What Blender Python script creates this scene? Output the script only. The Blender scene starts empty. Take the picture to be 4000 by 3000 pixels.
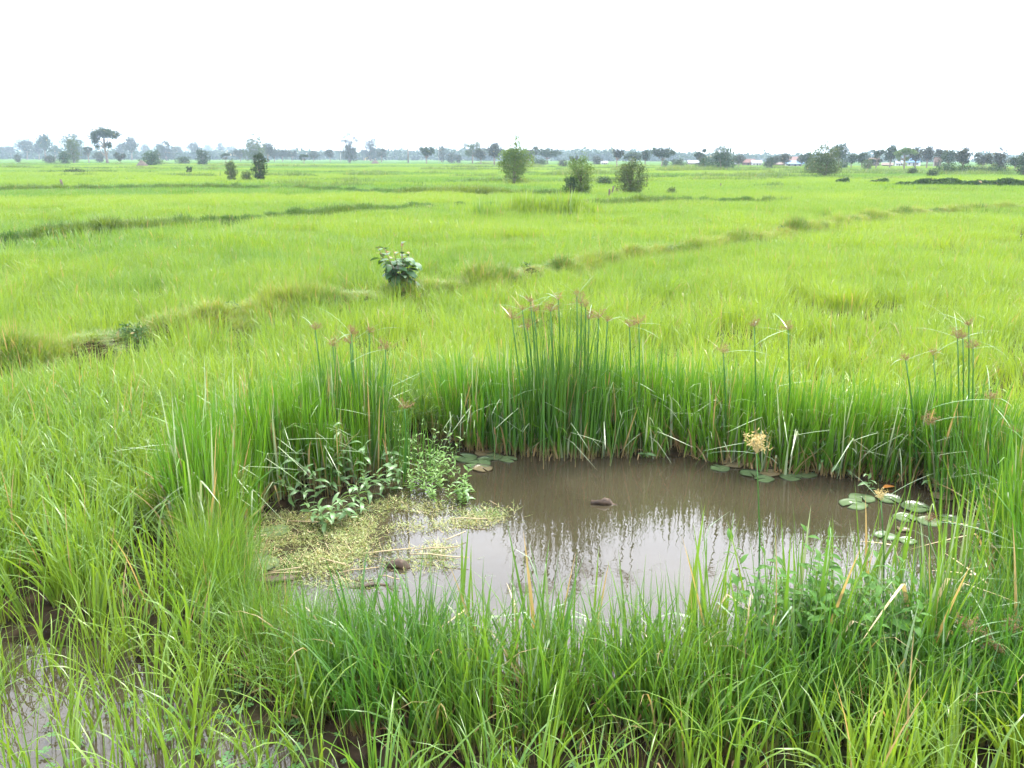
import bpy, math, random
import numpy as np
from mathutils import Matrix, Vector

# ------------------------------------------------------------------ camera, sky, sun, exposure
SC = bpy.context.scene
CAM_H, F4, PITCH, ROLL = 2.7, 3465.0, math.radians(14.33), 0.0035
cd = bpy.data.cameras.new('camera')
cam = bpy.data.objects.new('camera', cd)
SC.collection.objects.link(cam)
cd.sensor_width, cd.lens, cd.clip_start, cd.clip_end = 36.0, 36.0 * F4 / 4000.0, 0.05, 20000.0
CM = Matrix.Rotation(math.pi / 2 - PITCH, 3, 'X') @ Matrix.Rotation(ROLL, 3, 'Z')
cam.matrix_world = Matrix.Translation((0, 0, CAM_H)) @ CM.to_4x4()
SC.camera = cam

SUN_EL, SUN_AZ = math.radians(58), math.radians(28)      # azimuth from the view direction towards the right
w = bpy.data.worlds.new('World'); SC.world = w; w.use_nodes = True
wn, wl = w.node_tree.nodes, w.node_tree.links
bg = wn['Background']; bg.inputs['Strength'].default_value = 0.15
sky = wn.new('ShaderNodeTexSky'); sky.sky_type = 'NISHITA'; sky.sun_disc = False
sky.sun_elevation, sky.sun_rotation = SUN_EL, SUN_AZ
sky.air_density, sky.dust_density, sky.ozone_density = 1.0, 4.0, 1.0
hs = wn.new('ShaderNodeHueSaturation'); hs.inputs['Saturation'].default_value = 0.25
mxs = wn.new('ShaderNodeMix'); mxs.data_type = 'RGBA'; mxs.inputs['Factor'].default_value = 0.60
mxs.inputs['B'].default_value = (9.0, 9.4, 10.7, 1)       # the white cloud sheet
wl.new(sky.outputs[0], hs.inputs['Color']); wl.new(hs.outputs[0], mxs.inputs['A'])
wl.new(mxs.outputs['Result'], bg.inputs['Color'])
sl = bpy.data.lights.new('sun', 'SUN'); sl.energy, sl.angle, sl.color = 2.0, math.radians(10), (1.0, 0.95, 0.86)
so = bpy.data.objects.new('sun', sl); SC.collection.objects.link(so)
sd = Vector((math.sin(SUN_AZ) * math.cos(SUN_EL), math.cos(SUN_AZ) * math.cos(SUN_EL), math.sin(SUN_EL)))
so.rotation_euler = sd.to_track_quat('Z', 'Y').to_euler(); so.location = (0, 0, 60)
vs = SC.view_settings
vs.view_transform, vs.look, vs.exposure, vs.gamma = 'Standard', 'None', 2.10, 1.0
SC.render.engine = 'CYCLES'
cy = SC.cycles
cy.max_bounces, cy.diffuse_bounces, cy.glossy_bounces, cy.transmission_bounces = 6, 4, 2, 4
cy.transparent_max_bounces, cy.volume_bounces = 4, 1
cy.caustics_reflective = cy.caustics_refractive = False
cy.use_denoising = True
cy.debug_use_spatial_splits = True
cy.use_light_tree = False
cy.adaptive_threshold = 0.02
try:
    cy.denoiser = 'OPENIMAGEDENOISE'; cy.denoising_input_passes = 'RGB_ALBEDO_NORMAL'; cy.denoising_prefilter = 'ACCURATE'
except Exception:
    pass

# ------------------------------------------------------------------ helpers
COL = SC.collection
RNG = np.random.default_rng(11)
random.seed(5)
U = np.random.default_rng(77).uniform

def ray(px, py):
    d = CM @ Vector(((px - 2000) / F4, -(py - 1500) / F4, -1.0))
    return d
def P(px, py, z=0.0):
    """point of the photograph (4000 x 3000) on the level z"""
    d = ray(px, py); k = (z - CAM_H) / d.z
    return np.array([d.x * k, d.y * k, z])
def Q(px, py, z=0.0):
    """the same for coordinates read off the 2212 px wide view"""
    return P(px * 4000 / 2212, py * 4000 / 2212, z)
def at_depth(px, py, y):
    d = ray(px, py); k = y / d.y
    return np.array([d.x * k, y, CAM_H + d.z * k])

class Geo:
    def __init__(s): s.v, s.q, s.t3, s.t, s.r, s.mq, s.mt, s.n = [], [], [], [], [], [], [], 0
    def add(s, v, q=None, tri=None, t=None, r=None, m=0):
        v = np.asarray(v, float).reshape(-1, 3); k = len(v)
        s.v.append(v)
        if q is not None and len(q):
            q = np.asarray(q, int).reshape(-1, 4); s.q.append(q + s.n); s.mq.append(np.full(len(q), m))
        if tri is not None and len(tri):
            tri = np.asarray(tri, int).reshape(-1, 3); s.t3.append(tri + s.n); s.mt.append(np.full(len(tri), m))
        s.t.append(np.broadcast_to(np.asarray(1.0 if t is None else t, float), (k,)))
        s.r.append(np.broadcast_to(np.asarray(0.5 if r is None else r, float), (k,)))
        s.n += k
    def mesh(s, name, mats, smooth=True):
        v = np.concatenate(s.v)
        q = np.concatenate(s.q) if s.q else np.zeros((0, 4), int)
        t = np.concatenate(s.t3) if s.t3 else np.zeros((0, 3), int)
        me = bpy.data.meshes.new(name)
        me.vertices.add(len(v)); me.vertices.foreach_set('co', v.astype(np.float32).ravel())
        me.loops.add(4 * len(q) + 3 * len(t)); me.polygons.add(len(q) + len(t))
        me.loops.foreach_set('vertex_index', np.concatenate([q.ravel(), t.ravel()]).astype(np.int32))
        me.polygons.foreach_set('loop_start', np.concatenate([np.arange(len(q)) * 4, 4 * len(q) + np.arange(len(t)) * 3]).astype(np.int32))
        mi = np.concatenate((s.mq or [np.zeros(0)]) + (s.mt or [np.zeros(0)])).astype(np.int32)
        me.polygons.foreach_set('material_index', mi)
        me.polygons.foreach_set('use_smooth', np.full(len(q) + len(t), smooth))
        for nm, a in (('t', s.t), ('r', s.r)):
            at = me.attributes.new(nm, 'FLOAT', 'POINT'); at.data.foreach_set('value', np.concatenate(a).astype(np.float32))
        for m in (mats if isinstance(mats, (list, tuple)) else [mats]): me.materials.append(m)
        me.update(calc_edges=True)
        return me

def obj(name, me, parent=None, loc=None, rot=None, scale=None):
    o = bpy.data.objects.new(name, me); COL.objects.link(o)
    if parent is not None: o.parent = parent
    if loc is not None: o.location = [float(c) for c in loc]
    if rot is not None: o.rotation_euler = rot
    if scale is not None: o.scale = (scale,) * 3 if np.isscalar(scale) else scale
    return o
def tag(o, label=None, cat=None, group=None, kind=None):
    for k, v in (('label', label), ('category', cat), ('group', group), ('kind', kind)):
        if v: o[k] = v
    return o
def empty(name, loc, label, cat, group=None, rot=None):
    o = obj(name, None, None, loc, rot); o.empty_display_size = 0.2
    return tag(o, label, cat, group)

def ribbons(g, rng, bx, by, bz, h, w, az, lean, bend, pw=2.0, nseg=4, kink=0.0, ks=0.6, tw=0.0, m=0, r=None):
    n = len(h); s = np.linspace(0, 1, nseg + 1)
    A = lambda a: np.broadcast_to(np.asarray(a, float), (n,))[:, None]
    sm = (s[1:] + s[:-1]) / 2
    th = A(lean) + A(bend) * sm ** pw + A(kink) / (1 + np.exp(-(sm[None] - A(ks)) * 40))
    ds = A(h) / nseg
    hx = np.concatenate([np.zeros((n, 1)), np.cumsum(np.sin(th) * ds, 1)], 1)
    hz = np.concatenate([np.zeros((n, 1)), np.cumsum(np.cos(th) * ds, 1)], 1)
    cx = A(bx) + np.cos(A(az)) * hx; cyy = A(by) + np.sin(A(az)) * hx; cz = A(bz) + hz
    wp = A(w) * 0.5 * np.minimum(1, 0.55 + 1.6 * s) * (1 - s ** 2.4)
    a2 = A(az) + A(tw)
    sx, sy = -np.sin(a2), np.cos(a2)
    k = nseg
    L = np.stack([cx - sx * wp, cyy - sy * wp, cz], -1)[:, :k]; R = np.stack([cx + sx * wp, cyy + sy * wp, cz], -1)[:, :k]
    T = np.stack([cx, cyy, cz], -1)[:, k:]
    V = np.concatenate([L, R, T], 1); nv = 2 * k + 1
    base = (np.arange(n) * nv)[:, None]
    qs = np.array([[i, k + i, k + i + 1, i + 1] for i in range(k - 1)]).reshape(-1, 4)
    q = (base[:, :, None] + qs[None]).reshape(-1, 4)
    tr = (base + np.array([[k - 1, 2 * k - 1, 2 * k]])).reshape(-1, 3)
    tt = np.broadcast_to(np.concatenate([s[:k], s[:k], [1.0]]), (n, nv))
    rr = rng.uniform(0, 1, n) if r is None else np.broadcast_to(r, (n,))
    g.add(V, q, tr, tt.ravel(), np.repeat(rr, nv), m)

def tube(g, pts, rad, sides=6, m=0, r=0.5, cap=True):
    pts = np.asarray(pts, float); n = len(pts); rad = np.broadcast_to(np.asarray(rad, float), (n,))
    d = np.gradient(pts, axis=0); d /= np.linalg.norm(d, axis=1)[:, None] + 1e-9
    ref = np.array([0, 0, 1.0]) if abs(d[:, 2]).mean() < 0.8 else np.array([1.0, 0, 0])
    a = np.cross(d, ref); a /= np.linalg.norm(a, axis=1)[:, None] + 1e-9; b = np.cross(d, a)
    ph = np.arange(sides) * 2 * np.pi / sides
    V = pts[:, None] + rad[:, None, None] * (np.cos(ph)[None, :, None] * a[:, None] + np.sin(ph)[None, :, None] * b[:, None])
    q = [[i * sides + j, i * sides + (j + 1) % sides, (i + 1) * sides + (j + 1) % sides, (i + 1) * sides + j] for i in range(n - 1) for j in range(sides)]
    V = V.reshape(-1, 3); tri = []
    if cap:
        V = np.concatenate([V, pts[:1], pts[-1:]]); c0 = n * sides
        tri = [[c0, (j + 1) % sides, j] for j in range(sides)] + [[c0 + 1, (n - 1) * sides + j, (n - 1) * sides + (j + 1) % sides] for j in range(sides)]
    t = np.repeat(np.linspace(0, 1, n), sides); t = np.concatenate([t, [0, 1]]) if cap else t
    g.add(V, q, tri, t, r, m)

def box(g, c, s, m=0, rz=0.0):
    c = np.asarray(c, float); s = np.asarray(s, float) / 2
    V = np.array([[x, y, z] for z in (-1, 1) for y in (-1, 1) for x in (-1, 1)], float) * s
    co, si = math.cos(rz), math.sin(rz)
    V = np.stack([V[:, 0] * co - V[:, 1] * si, V[:, 0] * si + V[:, 1] * co, V[:, 2]], 1) + c
    g.add(V, [[0, 2, 3, 1], [4, 5, 7, 6], [0, 1, 5, 4], [2, 6, 7, 3], [0, 4, 6, 2], [1, 3, 7, 5]], m=m)

def leafquads(g, rng, c, size, m=0, r=None, up=0.3, aspect=0.55):
    n = len(c); size = np.broadcast_to(np.asarray(size, float), (n,))[:, None]
    nrm = rng.normal(0, 1, (n, 3)); nrm[:, 2] += up; nrm /= np.linalg.norm(nrm, axis=1)[:, None]
    a = np.cross(nrm, rng.normal(0, 1, (n, 3))); a /= np.linalg.norm(a, axis=1)[:, None]; b = np.cross(nrm, a)
    a, b = a * size, b * size * aspect
    V = np.stack([c - a, c - b * .9 + nrm * size * .12, c + a, c + b * .9 + nrm * size * .12], 1)
    q = np.arange(4 * n).reshape(n, 4)
    rr = rng.uniform(0, 1, n) if r is None else r
    g.add(V, q, None, 1.0, np.repeat(rr, 4), m)

class Noise:
    def __init__(s, seed, scale, n=14):
        r = np.random.default_rng(seed); a = r.uniform(0, 2 * np.pi, n); k = r.uniform(.5, 1.7, n) * 2 * np.pi / scale
        s.kx, s.ky, s.ph = np.cos(a) * k, np.sin(a) * k, r.uniform(0, 6.28, n); s.n = n
    def __call__(s, x, y):
        x, y = np.asarray(x, float), np.asarray(y, float); o = 0
        for a, b, p in zip(s.kx, s.ky, s.ph): o = o + np.sin(a * x + b * y + p)
        return o / math.sqrt(s.n / 2)
def in_poly(x, y, poly):
    x, y = np.asarray(x, float), np.asarray(y, float); ins = np.zeros(x.shape, bool); j = len(poly) - 1
    for i in range(len(poly)):
        (xi, yi), (xj, yj) = poly[i][:2], poly[j][:2]
        ins ^= ((yi > y) != (yj > y)) & (x < (xj - xi) * (y - yi) / (yj - yi + 1e-12) + xi); j = i
    return ins
def poly_dist(x, y, pts, closed=False):
    """distance to a polyline and how far along it"""
    x, y = np.asarray(x, float), np.asarray(y, float); best = np.full(x.shape, 1e9); n = len(pts)
    for i in range(n if closed else n - 1):
        ax, ay = pts[i][:2]; bx, by = pts[(i + 1) % n][:2]; dx, dy = bx - ax, by - ay
        t = np.clip(((x - ax) * dx + (y - ay) * dy) / (dx * dx + dy * dy + 1e-12), 0, 1)
        best = np.minimum(best, np.hypot(x - ax - t * dx, y - ay - t * dy))
    return best
def sample_poly(rng, poly, density, cap=200000):
    p = np.array([c[:2] for c in poly]); lo, hi = p.min(0), p.max(0)
    n = int(min(cap, density * np.prod(hi - lo)))
    x, y = rng.uniform(lo[0], hi[0], n), rng.uniform(lo[1], hi[1], n); k = in_poly(x, y, p)
    return x[k], y[k]
def along(rng, pts, n, spread):
    p = np.array([c[:2] for c in pts]); d = np.linalg.norm(np.diff(p, axis=0), axis=1); cum = np.concatenate([[0], np.cumsum(d)])
    s = rng.uniform(0, cum[-1], n); i = np.clip(np.searchsorted(cum, s) - 1, 0, len(d) - 1); f = (s - cum[i]) / d[i]
    q = p[i] + (p[i + 1] - p[i]) * f[:, None]; t = (p[i + 1] - p[i]) / d[i][:, None]
    o = rng.normal(0, 1, n) * spread
    return q[:, 0] - t[:, 1] * o, q[:, 1] + t[:, 0] * o
def plen(pts):
    p = np.array([c[:2] for c in pts]); return np.linalg.norm(np.diff(p, axis=0), axis=1).sum()

# ------------------------------------------------------------------ materials
class NT:
    def __init__(s, name):
        s.m = bpy.data.materials.new(name); s.m.use_nodes = True; s.t = s.m.node_tree; s.N, s.L = s.t.nodes, s.t.links
        s.N.clear(); s.out = s.N.new('ShaderNodeOutputMaterial')
    def n(s, typ, **kw):
        x = s.N.new('ShaderNode' + typ)
        for k, v in kw.items():
            if hasattr(x, k): setattr(x, k, v)
            else: x.inputs[k.replace('_', ' ')].default_value = v
        return x
    def link(s, a, b): s.L.new(a, b)
    def attr(s, name, typ='GEOMETRY'):
        x = s.N.new('ShaderNodeAttribute'); x.attribute_name = name; x.attribute_type = typ; return x.outputs['Fac']
    def math(s, op, a, b=None, clamp=False):
        x = s.N.new('ShaderNodeMath'); x.operation = op; x.use_clamp = clamp
        for i, v in enumerate((a, b)):
            if v is None: continue
            if isinstance(v, (int, float)): x.inputs[i].default_value = v
            else: s.link(v, x.inputs[i])
        return x.outputs[0]
    def mix(s, f, a, b, mode='MIX'):
        x = s.N.new('ShaderNodeMix'); x.data_type = 'RGBA'; x.blend_type = mode
        for k, v in (('Factor', f), ('A', a), ('B', b)):
            if isinstance(v, (int, float)): x.inputs[k].default_value = v
            elif isinstance(v, tuple): x.inputs[k].default_value = v + (1,) if len(v) == 3 else v
            else: s.link(v, x.inputs[k])
        return x.outputs['Result']
    def ramp(s, f, lo, hi):
        x = s.N.new('ShaderNodeMapRange'); x.inputs['From Min'].default_value = lo; x.inputs['From Max'].default_value = hi
        x.interpolation_type = 'SMOOTHSTEP'; s.link(f, x.inputs['Value']); return x.outputs[0]

def leaf_mat(name, ca, cb, base=None, dead=(0.30, 0.225, 0.105), dead_share=0.03, trans=0.45, rough=0.42, spec=0.35, base_to=0.35, inst=True, spread=0.5, tshift=(1.25, 1.12, 0.6)):
    """green of kind a .. b by field (tint) and by leaf (r); pale or brown stem foot; a few dead leaves"""
    k = NT(name)
    r, t = k.attr('r'), k.attr('t')
    f = k.math('MULTIPLY', k.math('SUBTRACT', r, 0.5), spread)
    if inst: f = k.math('ADD', f, k.attr('tint', 'INSTANCER'), True)
    else: f = k.math('ADD', f, 0.5, True)
    c = k.mix(f, ca, cb)
    if base: c = k.mix(k.ramp(t, 0.0, base_to), base, c)
    if dead_share: c = k.mix(k.math('GREATER_THAN', k.math('FRACT', k.math('MULTIPLY', r, 37.7)), 1 - dead_share), c, dead)
    p = k.n('BsdfPrincipled', Roughness=rough); p.inputs['Specular IOR Level'].default_value = spec
    k.link(c, p.inputs['Base Color'])
    tr = k.n('BsdfTranslucent'); k.link(k.mix(1.0, c, tshift, 'MULTIPLY'), tr.inputs['Color'])
    ms = k.n('MixShader'); ms.inputs[0].default_value = trans
    k.link(p.outputs[0], ms.inputs[1]); k.link(tr.outputs[0], ms.inputs[2]); k.link(ms.outputs[0], k.out.inputs['Surface'])
    return k.m
def plain_mat(name, c1, c2, scale=6.0, rough=0.8, bump=0.3, metallic=0.0):
    k = NT(name)
    tc = k.n('TexCoord'); nz = k.n('TexNoise', Scale=scale, Detail=6.0); k.link(tc.outputs['Object'], nz.inputs['Vector'])
    p = k.n('BsdfPrincipled', Roughness=rough, Metallic=metallic); p.inputs['Specular IOR Level'].default_value = 0.1; k.link(k.mix(k.ramp(nz.outputs[0], 0.3, 0.7), c1, c2), p.inputs['Base Color'])
    b = k.n('Bump', Strength=bump, Distance=0.02); k.link(nz.outputs[0], b.inputs['Height']); k.link(b.outputs[0], p.inputs['Normal'])
    k.link(p.outputs[0], k.out.inputs['Surface']); return k.m

M = {}
M['rice'] = leaf_mat('rice leaf', (0.058, 0.160, 0.022), (0.182, 0.275, 0.024), base=(0.16, 0.20, 0.045), base_to=0.25, dead_share=0.02, spec=0.5, rough=0.38)
M['ricefar'] = leaf_mat('rice leaf far', (0.060, 0.158, 0.023), (0.172, 0.262, 0.026), dead_share=0.0, spread=0.35)
M['fore'] = leaf_mat('bank grass blade', (0.045, 0.135, 0.020), (0.130, 0.232, 0.024), base=(0.20, 0.15, 0.07), base_to=0.30, dead_share=0.015, spec=0.5, rough=0.38)
M['sedge'] = leaf_mat('sedge blade', (0.030, 0.122, 0.013), (0.098, 0.220, 0.014), base=(0.24, 0.17, 0.085), base_to=0.22, dead_share=0.035, trans=0.38, spec=0.45)
M['sedge_pale'] = leaf_mat('sedge blade pale side', (0.16, 0.24, 0.14), (0.28, 0.34, 0.20), dead_share=0.05, dead=(0.42, 0.33, 0.18), trans=0.25, rough=0.3)
M['deadleaf'] = leaf_mat('withered blade', (0.19, 0.105, 0.045), (0.36, 0.26, 0.12), dead_share=0.0, trans=0.2, rough=0.7, tshift=(1, .9, .7))
M['bank'] = leaf_mat('field bank grass', (0.055, 0.130, 0.018), (0.175, 0.250, 0.036), base=(0.14, 0.15, 0.05), base_to=0.4, dead_share=0.05)
M['bankfar'] = leaf_mat('far bank grass', (0.028, 0.088, 0.014), (0.125, 0.185, 0.032), dead_share=0.03)
M['herb'] = leaf_mat('dark bank herb', (0.022, 0.070, 0.016), (0.060, 0.125, 0.024), dead_share=0.02, trans=0.3)
M['culm'] = leaf_mat('sedge stem', (0.028, 0.105, 0.020), (0.055, 0.150, 0.022), inst=False, dead_share=0.0, trans=0.05, rough=0.35)
M['head'] = leaf_mat('sedge flower', (0.15, 0.090, 0.038), (0.27, 0.175, 0.080), inst=False, dead_share=0, trans=0.25, rough=0.7, tshift=(1, .9, .7))
M['headpale'] = leaf_mat('pale sedge flower', (0.36, 0.28, 0.11), (0.52, 0.42, 0.18), inst=False, dead_share=0, trans=0.25, rough=0.7, tshift=(1, .9, .7))
M['bract'] = leaf_mat('sedge bract', (0.08, 0.17, 0.06), (0.18, 0.26, 0.12), inst=False, dead_share=0.06, trans=0.3, rough=0.3)
M['knot'] = leaf_mat('knotweed leaf', (0.085, 0.180, 0.060), (0.160, 0.270, 0.100), inst=False, dead_share=0.0, trans=0.38, rough=0.40, spec=0.5)
M['knotstem'] = leaf_mat('knotweed stem', (0.10, 0.17, 0.05), (0.18, 0.19, 0.07), inst=False, dead_share=0, trans=0.05)
M['prim'] = leaf_mat('primrose leaf', (0.060, 0.160, 0.030), (0.150, 0.270, 0.050), inst=False, dead_share=0, trans=0.35)
M['herbstem'] = M['knotstem']
M['weed'] = leaf_mat('floating weed', (0.095, 0.170, 0.030), (0.26, 0.285, 0.095), base=(0.27, 0.24, 0.12), base_to=0.5, dead_share=0.12, dead=(0.40, 0.32, 0.17), trans=0.3)
M['straw'] = leaf_mat('straw', (0.26, 0.19, 0.10), (0.45, 0.37, 0.22), inst=False, dead_share=0, trans=0.05, rough=0.6, tshift=(1, .9, .7))
M['pad'] = leaf_mat('lily pad', (0.055, 0.095, 0.040), (0.095, 0.135, 0.055), inst=False, dead_share=0, trans=0.1, rough=0.28, spec=0.7)
M['padold'] = leaf_mat('old lily pad', (0.13, 0.10, 0.055), (0.17, 0.15, 0.07), inst=False, dead_share=0, trans=0.1, rough=0.3, spec=0.7)
M['orange'] = leaf_mat('orange leaf', (0.40, 0.15, 0.03), (0.48, 0.22, 0.05), inst=False, dead_share=0, trans=0.2, rough=0.5)
M['teak'] = leaf_mat('sapling leaf', (0.030, 0.085, 0.036), (0.062, 0.125, 0.045), inst=False, dead_share=0, trans=0.22, rough=0.5, spec=0.25)
M['teakred'] = leaf_mat('young red leaf', (0.22, 0.07, 0.035), (0.25, 0.20, 0.05), inst=False, dead_share=0, trans=0.3)
M['clover'] = leaf_mat('water clover', (0.045, 0.135, 0.035), (0.085, 0.190, 0.050), dead_share=0, trans=0.3)
for nm, a, b in (('hedge', (0.034, 0.082, 0.022), (0.095, 0.155, 0.038)), ('tree', (0.010, 0.028, 0.007), (0.034, 0.060, 0.013)), ('treeolive', (0.032, 0.056, 0.014), (0.086, 0.118, 0.030)), ('treelight', (0.042, 0.095, 0.018), (0.130, 0.190, 0.034)),
                 ('bushdark', (0.010, 0.033, 0.008), (0.038, 0.074, 0.016)), ('bamboo', (0.040, 0.100, 0.015), (0.160, 0.215, 0.032)), ('treegrey', (0.022, 0.032, 0.017), (0.048, 0.054, 0.030))):
    M[nm] = leaf_mat(nm + ' foliage', a, b, inst=False, dead_share=0.01, trans=0.22, rough=0.6, spec=0.15, spread=1.0, tshift=(1.1, 1.05, .6))
M['bark'] = plain_mat('bark', (0.10, 0.075, 0.055), (0.20, 0.16, 0.12), 3.0, 0.9)
M['wood'] = plain_mat('weathered wood', (0.07, 0.055, 0.042), (0.16, 0.125, 0.095), 14.0, 0.85)
M['wetwood'] = plain_mat('wet wood', (0.030, 0.022, 0.016), (0.085, 0.060, 0.042), 20.0, 0.5)
M['concrete'] = plain_mat('concrete pole', (0.20, 0.185, 0.165), (0.26, 0.245, 0.22), 1.0, 0.9)
M['mound'] = plain_mat('termite earth', (0.06, 0.047, 0.037), (0.10, 0.08, 0.062), 2.0, 0.95)
M['bareearth'] = plain_mat('bare pink earth', (0.17, 0.11, 0.08), (0.22, 0.15, 0.11), 2.0, 0.95)
for nm, a, b in (('roofblue', (0.055, 0.12, 0.20), (0.08, 0.16, 0.25)), ('rooftin', (0.16, 0.17, 0.18), (0.21, 0.22, 0.23)), ('roofred', (0.085, 0.036, 0.029), (0.11, 0.05, 0.04)), ('roofbrown', (0.075, 0.042, 0.029), (0.11, 0.07, 0.05)),
                 ('wallwhite', (0.34, 0.33, 0.31), (0.42, 0.41, 0.385)), ('wallbrick', (0.13, 0.07, 0.05), (0.17, 0.10, 0.07)), ('wallwood', (0.08, 0.055, 0.036), (0.12, 0.085, 0.06)), ('dark', (0.03, 0.03, 0.03), (0.05, 0.045, 0.04))):
    M[nm] = plain_mat(nm, a, b, 1.2, 0.6 if 'roof' in nm else 0.85, 0.1)

def ground_mat():
    k = NT('field earth')
    geo = k.n('NewGeometry'); sep = k.n('SeparateXYZ'); k.link(geo.outputs['Position'], sep.inputs[0])
    n1 = k.n('TexNoise', Scale=0.9, Detail=8.0, Roughness=0.65); k.link(geo.outputs['Position'], n1.inputs['Vector'])
    n2 = k.n('TexNoise', Scale=9.0, Detail=6.0); k.link(geo.outputs['Position'], n2.inputs['Vector'])
    mp = k.n('Mapping'); mp.inputs['Scale'].default_value = (0.006, 0.02, 1); k.link(geo.outputs['Position'], mp.inputs[0])
    n3 = k.n('TexNoise', Scale=1.0, Detail=4.0); k.link(mp.outputs[0], n3.inputs['Vector'])
    mud = k.mix(k.ramp(n2.outputs[0], 0.35, 0.7), (0.012, 0.009, 0.006), (0.040, 0.029, 0.018))
    mud = k.mix(k.math('MULTIPLY', k.ramp(n1.outputs[0], 0.45, 0.65), 0.6), mud, (0.026, 0.042, 0.012))
    field = k.mix(k.ramp(n3.outputs[0], 0.35, 0.65), (0.036, 0.078, 0.018), (0.066, 0.112, 0.021))
    c = k.mix(k.ramp(sep.outputs['Y'], 22.0, 60.0), mud, field)
    p = k.n('BsdfPrincipled', Roughness=0.95); k.link(c, p.inputs['Base Color']); p.inputs['Specular IOR Level'].default_value = 0.0
    b = k.n('Bump', Strength=0.7, Distance=0.03); k.link(n2.outputs[0], b.inputs['Height']); k.link(b.outputs[0], p.inputs['Normal'])
    k.link(p.outputs[0], k.out.inputs['Surface']); return k.m
def water_mat():
    k = NT('muddy water')
    geo = k.n('NewGeometry')
    n1 = k.n('TexNoise', Scale=0.8, Detail=3.0); k.link(geo.outputs['Position'], n1.inputs['Vector'])
    mp = k.n('Mapping'); mp.inputs['Scale'].default_value = (1, 1.0, 1); k.link(geo.outputs['Position'], mp.inputs[0])
    n2 = k.n('TexNoise', Scale=11.0, Detail=2.0, Roughness=0.45); k.link(mp.outputs[0], n2.inputs['Vector'])
    p = k.n('BsdfPrincipled', Roughness=0.008, IOR=1.42); k.link(k.mix(k.ramp(n1.outputs[0], 0.35, 0.65), (0.027, 0.0223, 0.0128), (0.035, 0.0292, 0.0172)), p.inputs['Base Color'])
    p.inputs['Specular IOR Level'].default_value = 0.5
    b = k.n('Bump', Strength=0.055, Distance=0.02); k.link(n2.outputs[0], b.inputs['Height']); k.link(b.outputs[0], p.inputs['Normal'])
    k.link(p.outputs[0], k.out.inputs['Surface']); return k.m
M['ground'], M['water'] = ground_mat(), water_mat()

# ------------------------------------------------------------------ plan of the place
POND = [Q(*c)[:2] for c in ((985, 972), (1100, 975), (1250, 985), (1400, 980), (1520, 985), (1620, 1005), (1740, 1022), (1860, 1032), (1980, 1045), (2080, 1075), (2150, 1130), (2185, 1220), (2190, 1330), (2100, 1430), (1900, 1455), (1700, 1445), (1500, 1465),
        (1300, 1480), (1100, 1460), (950, 1435), (800, 1415), (680, 1385), (590, 1335), (520, 1260), (500, 1190), (520, 1125), (620, 1085), (720, 1065), (800, 1040), (860, 1000), (930, 985))]
FLOOD = [Q(*c)[:2] for c in ((-500, 1400), (100, 1385), (300, 1425), (500, 1490), (640, 1580), (720, 1700), (700, 2300), (-900, 2300))]
BANK1 = [Q(*c, 0.34)[:2] for c in ((-260, 815), (-60, 785), (60, 765), (170, 750), (300, 708), (460, 682), (560, 652), (700, 640), (850, 625), (1000, 612), (1100, 590), (1240, 572), (1380, 547), (1500, 530), (1650, 510), (1800, 482), (1950, 458), (2120, 448), (2400, 445))]
BANK2 = [Q(*c, 0.4)[:2] for c in ((-300, 525), (-50, 508), (130, 494), (300, 483), (480, 471), (650, 457), (800, 446), (930, 440), (1050, 437), (1300, 437), (1450, 428), (1700, 430))]
BANK3 = [P(*c, 0.4)[:2] for c in ((-300, 745), (0, 738), (350, 733), (700, 728), (1000, 730), (1300, 736), (1600, 745), (2000, 750), (2300, 748))]
BANKS = [(BANK1, 0.25, 0.38), (BANK2, 0.24, 0.45), (BANK3, 0.28, 0.6)]
gn1, gn2 = Noise(3, 0.9), Noise(4, 0.25)
def ground_z(x, y):
    x, y = np.asarray(x, float), np.asarray(y, float)
    z = np.full(x.shape, 0.03) + 0.012 * gn1(x, y)
    near = (y < 11) & (np.abs(x) < 10)
    if near.any():
        xn, yn = x[near], y[near]; d = poly_dist(xn, yn, POND, True) * np.where(in_poly(xn, yn, POND), -1, 1) + 0.03 * gn1(xn * 2, yn * 2)
        zz = np.where(d < 0, np.maximum(-0.35, d * 0.9), 0.09 * np.minimum(1, d / 0.18)) + 0.010 * gn2(xn, yn)
        f = poly_dist(xn, yn, FLOOD, True) * np.where(in_poly(xn, yn, FLOOD), -1, 1) + 0.06 * gn1(xn, yn)
        zz = np.minimum(zz, np.clip(f * 0.35, -0.05, 0.1))
        zz = np.where(yn < 3.75, np.minimum(zz, 0.004 + 0.016 * gn1(xn * 1.7, yn * 1.7)), zz)
        z[near] = zz
    for pts, h, wd in BANKS:
        d = poly_dist(x, y, pts); z = z + h * np.exp(-(d / wd) ** 2) * (1 + 0.25 * gn1(x * .7, y * .7))
    return z
def gz(x, y): return float(ground_z(np.array([x]), np.array([y]))[0])

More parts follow.
